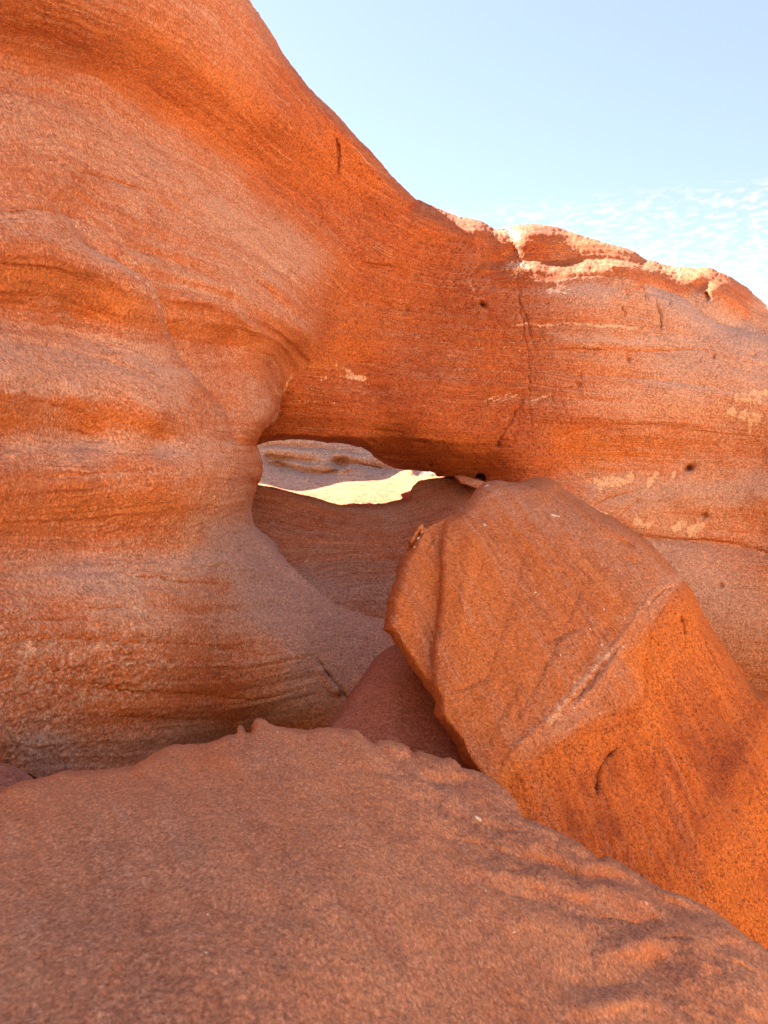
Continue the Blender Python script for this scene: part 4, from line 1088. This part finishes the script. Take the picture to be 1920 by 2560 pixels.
feat_F = [roll(F_TOP[3:-2], 14, 0.12),
          ledge([(885, 1842), (940, 1872), (1000, 1930), (1080, 1965), (1180, 1985), (1235, 2040), (1300, 2056)][::-1], 0.043, 29, 22, 0.15),
          ledge([(1040, 2070), (1130, 2110), (1200, 2150), (1272, 2184), (1353, 2180), (1420, 2200), (1452, 2222), (1515, 2211), (1596, 2228), (1654, 2274), (1770, 2303), (1851, 2338), (1960, 2420)][::-1], 0.045, 46, 16, 0.12),
          ledge([(1160, 2200), (1250, 2236), (1340, 2262), (1450, 2300), (1560, 2312), (1640, 2352), (1712, 2354), (1760, 2392), (1850, 2424), (1960, 2490)][::-1], 0.035, 44, 18, 0.15),
          ledge([(1380, 2440), (1480, 2475), (1600, 2470), (1700, 2530), (1800, 2600)][::-1], 0.03, 44, 18, 0.15),
          ledge([(1000, 1990), (1080, 2020), (1160, 2060), (1230, 2080), (1320, 2090), (1400, 2130), (1480, 2160)][::-1], 0.025, 30, 12, 0.15),
          ridge([(1120, 2150), (1222, 2172), (1319, 2182), (1386, 2196), (1435, 2222), (1483, 2216), (1551, 2220), (1618, 2254), (1676, 2288), (1773, 2312), (1850, 2335)], 0.0217, 24, 0.25),
          groove([(1180, 2120), (1290, 2150), (1386, 2170), (1440, 2200), (1502, 2200), (1580, 2209), (1657, 2257), (1753, 2286), (1831, 2309)], 0.0403, 19, 0.25),
          ridge([(1100, 2020), (1155, 2035), (1232, 2048), (1280, 2058), (1312, 2050)], 0.0130, 16, 0.3), groove([(1200, 2080), (1260, 2090), (1320, 2120)], 0.0155, 26, 0.3),
          ridge([(1480, 2390), (1541, 2373), (1618, 2354), (1695, 2338), (1744, 2372), (1775, 2440)], 0.0282, 30, 0.25), groove([(1480, 2330), (1580, 2322), (1680, 2300), (1760, 2340)], 0.0217, 22, 0.3), groove([(1590, 2420), (1660, 2410), (1710, 2430)], 0.0248, 28, 0.35),
          ridge([(1400, 2520), (1483, 2515), (1618, 2491), (1695, 2520), (1780, 2590)], 0.0195, 28, 0.25), ridge([(1790, 2400), (1869, 2412), (1930, 2456)], 0.0152, 20, 0.25), groove([(1780, 2360), (1850, 2375), (1940, 2430)], 0.0186, 16, 0.3),
          ridge([(1250, 2300), (1360, 2300), (1460, 2330), (1540, 2330)], 0.0095, 26, 0.3), groove([(1300, 2250), (1420, 2262), (1520, 2290)], 0.0136, 20, 0.3), ridge([(1100, 2250), (1220, 2290), (1330, 2370)], 0.0061, 30, 0.3),
          ledge([(1120, 2100), (1180, 2116), (1250, 2120)][::-1], 0.014, 10, 5, 0.3), ledge([(1300, 2224), (1350, 2232), (1400, 2250)][::-1], 0.012, 10, 5, 0.3),
          ridge([(430, 1960), (370, 2100), (300, 2300), (250, 2500)], 0.008, 34), ridge([(380, 1940), (420, 2010), (470, 2060)], 0.006, 20), groove([(130, 1985), (90, 2050), (70, 2150)], 0.012, 22),
          ridge([(620, 1950), (560, 2120), (500, 2330)], 0.006, 30), groove([(760, 1950), (700, 2150), (640, 2400)], 0.006, 36), ridge([(820, 2050), (960, 2250), (1060, 2500)], 0.008, 40), groove([(560, 2250), (640, 2330), (700, 2450)], 0.005, 14),
          hollow(560, 1872, 60, 16, 0.02), hollow(1010, 1900, 40, 18, 0.03), hollow(1150, 1955, 60, 18, 0.03), ridge([(885, 1850), (930, 1890), (1010, 1935), (1100, 2000)], 0.016, 12)]
out_F = outline([(F_TOP, True), ([(2150, 2750), (900, 2900), (-500, 2800), (-500, 2130)], False)], H, 1.2)
front = Patch(out_F, lambda x, y: 1.0 / np.maximum(fq(x, y), 0.1) if False else 1.0 / np.maximum(1.0 / np.maximum(1e-3, 1.0 / np.maximum(1e-3, fq(x, y))), 0.2), feat_F, H, back=(0.06, 0.2, 0.5, 0.9, 1.4), inward=0.04, droop=0.55)
front.place()
front.bed = np.stack([front.V @ np.array([0.5, -0.85, 0]), front.V @ np.array([0.85, 0.5, 0.3]), front.V[:, 2]], -1)
fr = relief(front, 0.35, None, strokes(front.px, front.py, front.V, [([(1200, 2000), (1500, 2250), (1800, 2450)], 120, 0.45), ([(560, 1870), (800, 1840), (1000, 1900)], 30, 0.4)]), 9)
front.displace(fr + 0.009 * fbm(front.V * 5, 5, 0.55, 91) + 0.010 * strokes(front.px, front.py, front.V, [([(1000, 1950), (1300, 2120), (1600, 2330), (1850, 2500)], 130, 1.0)]) * fbm(front.V * 14, 4, 0.6, 95, ridged=True) + 0.0008 * fbm(front.V * 70, 3, 0.6, 93))
ob = front.build('boulder', M_front, None, paint_of(front, slope=0.5, slope0=0.75, orange=[([(1290, 2090), (1400, 2140), (1500, 2200)], 30, 0.27), ([(1450, 2250), (1600, 2290)], 30, 0.21), ([(1660, 2400), (1720, 2440)], 40, 0.15), ([(560, 1890), (480, 1900)], 26, 0.30), ([(960, 1880), (1060, 1930)], 24, 0.24), ([(1150, 1960), (1240, 2010)], 24, 0.18), ([(1560, 2240), (1700, 2290)], 22, 0.18), ([(40, 2000), (60, 2200)], 60, 0.15), ([(620, 2260)], 60, 0.12), ([(500, 2330)], 90, 0.09)], dark=[([(1400, 2180), (1460, 2210), (1560, 2220)], 16, 0.18), ([(1680, 2270), (1780, 2300)], 14, 0.21), ([(1300, 2200), (1380, 2200)], 18, 0.12), ([(1500, 2350), (1560, 2340)], 16, 0.15), ([(560, 1880)], 26, 0.09), ([(1010, 1960)], 24, 0.12), ([(1250, 2370)], 20, 0.12)]), front.bed)
tag(ob, 'broad dusty brown boulder top with a ragged rim, nearest in the foreground', 'boulder')

# ---- small dark boulder wedged between them
D_TOP = [(813, 1840), (820, 1808), (840, 1782), (861, 1754), (895, 1706), (916, 1676), (937, 1646), (950, 1634), (961, 1625), (972, 1619), (984, 1614), (1010, 1620), (1100, 1680), (1230, 1800), (1280, 1950)]
out_D = outline([(D_TOP, True), ([(1280, 1950), (1200, 2050), (850, 2000), (813, 1840)], False)], H, 0.8)
DC = [(984, 1614, 3.95), (916, 1676, 3.75), (861, 1754, 3.5), (820, 1810, 3.35), (960, 1700, 3.55), (950, 1800, 3.25), (1050, 1750, 3.45), (1050, 1850, 3.2), (1150, 1900, 3.1), (900, 1900, 3.05), (1200, 1800, 3.5), (1250, 1980, 3.1)]
dk = Patch(out_D, tps(DC), [roll(D_TOP[:12], 20, 0.2), ridge([(925, 1690), (905, 1730), (920, 1720)], 0.01, 8)], H, back=(0.1, 0.35, 0.6), inward=0.2)
dk.place(); dk.bed = dk.V.copy()
dk.displace(relief(dk, 0.5, None, None, 12))
ob = dk.build('boulder', M_dark, None, paint_of(dk, slope=0.3), dk.bed)
tag(ob, 'smaller dull purple brown boulder wedged behind the near boulder, left of the big one', 'boulder')

# ---- low stone at the left edge
out_E = outline([([(-120, 1880), (-40, 1888), (0, 1904), (32, 1914), (62, 1928), (90, 1942), (140, 1990)], True), ([(140, 1990), (60, 2060), (-120, 2060), (-120, 1880)], False)], H, 0.7)
EC = [(-100, 1890, 2.1), (0, 1910, 2.1), (80, 1945, 2.1), (0, 1960, 1.95), (60, 2000, 1.9), (-80, 2030, 1.85), (140, 2000, 2.0)]
st = Patch(out_E, tps(EC), [roll([(-120, 1880), (0, 1904), (62, 1928), (140, 1990)], 14, 0.1)], H, back=(0.1, 0.3), inward=0.2)
st.place(); st.bed = st.V.copy(); st.displace(relief(st, 0.4, None, None, 14))
ob = st.build('stone', M_dark, None, paint_of(st, slope=0.3), st.bed)
tag(ob, 'dark purple stone at the foot of the wall, at the far left edge', 'stone')

# ---- block wedged under the right end of the span
out_W = outline([([(1131, 1189), (1150, 1186), (1168, 1190), (1184, 1195), (1198, 1198), (1209, 1202), (1212, 1208), (1204, 1216), (1197, 1223), (1186, 1221), (1177, 1218), (1165, 1214), (1153, 1211), (1146, 1203), (1139, 1196)], True)], 2.5, 1.2)
WC = [(1131, 1189, 6.25), (1184, 1195, 6.1), (1209, 1202, 6.02), (1197, 1223, 5.92), (1153, 1211, 6.05), (1175, 1206, 6.0), (1165, 1195, 6.1)]
wd = Patch(out_W, tps(WC), [roll(list(out_W) + [tuple(out_W[0])], 7, 0.06)], 2.5, back=(0.08, 0.25), inward=0.2)
wd.place(); wd.bed = wd.V.copy(); wd.displace(relief(wd, 1.0, None, None, 15))
ob = wd.build('wedged_block', M_wall, None, paint_of(wd), wd.bed)
tag(ob, 'ochre rock block jammed under the right end of the span beside a dark gap', 'stone')

# ================================================================ loose stones
def spot(p, x, y):
    k = np.argmin((p.px - x) ** 2 + (p.py - y) ** 2)
    return p.V[k], p.N[k], p.d[k]


def chip_material(name, a, b):
    m = bpy.data.materials.new(name); m.use_nodes = True
    t = NT(m.node_tree)
    tc = t.n('ShaderNodeTexCoord').outputs['Object']
    c = t.mix(t.ramp(t.noise(tc, 120, 4, 0.6), 0.35, 0.65), a, b)
    bp = t.n('ShaderNodeBump', {'Strength': 0.4, 'Distance': 0.004, 'Height': t.noise(tc, 300, 3, 0.6)})
    bs = t.n('ShaderNodeBsdfPrincipled', {'Base Color': c, 'Roughness': 0.85, 'Normal': bp.outputs[0]})
    t.n('ShaderNodeOutputMaterial', {'Surface': bs.outputs[0]})
    return m


M_white = chip_material('white_shell', (0.72, 0.68, 0.62), (0.55, 0.47, 0.41))
M_grey = chip_material('grey_stone', (0.46, 0.40, 0.37), (0.33, 0.25, 0.22))
M_red = chip_material('red_stone', (0.34, 0.10, 0.06), (0.24, 0.065, 0.04))
M_peach = chip_material('peach_stone', (0.66, 0.38, 0.25), (0.55, 0.28, 0.17))


def chip(p, x, y, lpx, wpx, hpx, angle, mat, name, label=None, cat=None, group=None, seed=0, shape=0.25):
    """a small broken stone lying on the rock, sized in survey pixels at its depth"""
    v, n, d = spot(p, x, y)
    k = d / F_PX / 2
    import bmesh
    bm = bmesh.new()
    bmesh.ops.create_icosphere(bm, subdivisions=3, radius=1.0)
    co = np.array([vv.co[:] for vv in bm.verts])
    r = 1 + shape * fbm(co * 1.3 + seed * 7.1, 3, 0.5, 300 + seed)
    q = np.sign(co) * np.abs(co) ** 0.8 * r[:, None]
    q = q * np.array([lpx * k, wpx * k, hpx * k])
    for vv, c in zip(bm.verts, q):
        vv.co = c
    me = bpy.data.meshes.new(name); bm.to_mesh(me); bm.free()
    for f in me.polygons:
        f.use_smooth = True
    me.materials.append(mat)
    o = bpy.data.objects.new(name, me); COL.objects.link(o)
    nz = Vector(n); right = Vector((1, 0, 0)); right = (right - nz * right.dot(nz)).normalized(); up = nz.cross(right)
    ca, sa = math.cos(math.radians(angle)), math.sin(math.radians(angle))
    ax = right * ca + up * sa; ay = nz.cross(ax)
    M = Matrix((ax, ay, nz)).transposed().to_4x4()
    M.translation = Vector(v) + nz * (hpx * k * 0.45)
    o.matrix_world = M
    return tag(o, label, cat, group)


chip(front, 1190, 2057, 19, 9, 7, -22, M_white, 'stone_chip', 'long pale grey chip on the near boulder, just inside its right rim', 'stone', seed=1)
chip(front, 1610, 2263, 11, 12, 6, 30, M_peach, 'stone_chip', 'small cream chip on the eroded right flank of the near boulder', 'stone', seed=2)
chip(front, 1286, 2328, 12, 4, 3, 40, M_white, 'shell_sliver', 'thin white sliver on the near boulder, low in front of the wavy ridges', 'shell', seed=3)
chip(front, 772, 1852, 11, 8, 6, 10, M_red, 'pebble', 'dark red pebble near the top rim of the near boulder', 'pebble', seed=4)
chip(front, 849, 2113, 10, 7, 5, -15, M_peach, 'pebble', 'pinkish pebble in the middle of the broad near boulder', 'pebble', seed=5)
for i, (x, y, r) in enumerate([(849, 1915, 4.5), (693, 1834, 4), (997, 1906, 4), (1212, 2228, 5), (1175, 2303, 4), (1075, 2395, 4), (520, 2282, 5), (515, 2390, 5)]):
    chip(front, x, y, r, r * 0.8, r * 0.7, 30 * i, M_white, 'grain', 'tiny white grain lying on the broad near boulder', 'pebble', 'white grains on the near boulder', seed=10 + i)
chip(big, 1388, 1288, 24, 9, 2.5, -14, M_white, 'shell_fragment', 'flat white fragment high on the big leaning boulder', 'shell', seed=20, shape=0.5)
chip(big, 1211, 1316, 10, 10, 6, 0, M_grey, 'pebble', 'round pale pebble on the upper left face of the big leaning boulder', 'pebble', seed=21)
chip(big, 1219, 1219, 11, 6, 5, 15, M_grey, 'pebble', 'small grey pebble on the very top left edge of the big leaning boulder', 'pebble', seed=22)
chip(big, 1152, 1272, 12, 5, 3, 40, M_grey, 'stone_chip', 'thin grey chip on the sloping left shoulder edge of the big boulder', 'stone', seed=23)
chip(big, 1057, 1331, 9, 6, 5, 20, M_grey, 'pebble', 'grey pebble, topmost of three caught behind the splinter on the big boulder', 'pebble', seed=24)
chip(big, 1048, 1348, 10, 7, 5, 60, M_white, 'pebble', 'white pebble, middle of three caught behind the splinter on the big boulder', 'pebble', seed=25)
chip(big, 1036, 1368, 6, 5, 4, 0, M_white, 'pebble', 'tiny white pebble, lowest of three caught behind the splinter on the big boulder', 'pebble', seed=26)
for i, (x, y, l, wd_, an) in enumerate([(1556, 1617, 6, 5, 0), (1504, 1614, 8, 3, -40), (1400, 1640, 7, 3, 80), (1458, 1749, 10, 3, -10), (1434, 1771, 5, 4, 0), (1497, 1783, 5, 4, 20), (1475, 1572, 5, 4, 0), (1508, 1524, 5, 4, 50), (1562, 1548, 4, 4, 0), (1340, 1483, 8, 3, 20)]):
    chip(big, x, y, l, wd_, 3, an, M_white, 'shell_grain', 'tiny white shell bit stuck on the main face of the big leaning boulder', 'shell', 'white shell bits on the big boulder', seed=30 + i)
chip(wall, 187, 566, 11, 7, 6, -20, M_peach, 'pebble', 'pale peach pebble resting in the upper left crease of the arch wall', 'pebble', seed=45)
chip(wall, 208, 580, 8, 6, 5, 10, M_peach, 'pebble', 'smaller peach pebble lower down the same upper left crease', 'pebble', seed=46)

# ================================================================ ground all round
gx = np.concatenate([-np.geomspace(0.5, 400, 40)[::-1], [0], np.geomspace(0.5, 400, 40)])
gy = np.concatenate([-np.geomspace(0.5, 400, 50)[::-1], [0], np.geomspace(0.5, 400, 40)])
X, Y = np.meshgrid(gx, gy)
R_ = np.hypot(X, Y)
Z = -2.5 + 0.0 * X
bounce_bank = np.clip((-Y - 3.0) / 8.0, 0, 1)  # unseen bank behind the camera, raised to bounce warm sunlight forward
Z = Z + 9.0 * bounce_bank ** 1.3 * (3 - 2 * bounce_bank) / 1.0 * np.clip(1 - (R_ - 30) / 100, 0, 1)
q = np.stack([X.ravel(), Y.ravel(), 0 * X.ravel()], -1)
Z = Z + (0.10 * fbm(q * 0.4, 4, 0.5, 201) * np.clip(R_.ravel() / 5, 0.3, 4)).reshape(Z.shape)
Vg = np.stack([X.ravel(), Y.ravel(), Z.ravel()], -1)
ny, nx = X.shape
I = np.arange(nx * ny).reshape(ny, nx)
Q = np.stack([I[:-1, :-1].ravel(), I[:-1, 1:].ravel(), I[1:, 1:].ravel(), I[1:, :-1].ravel()], 1)
me = bpy.data.meshes.new('ground')
me.from_pydata(Vg.tolist(), [], Q.tolist())
me.polygons.foreach_set('use_smooth', np.ones(len(Q), bool))
me.attributes.new('paint', 'FLOAT_COLOR', 'POINT')
me.attributes.new('bed', 'FLOAT_VECTOR', 'POINT').data.foreach_set('vector', Vg.astype(np.float32).ravel())
me.materials.append(M_sand)
g = bpy.data.objects.new('ground', me)
COL.objects.link(g)
tag(g, kind='structure')
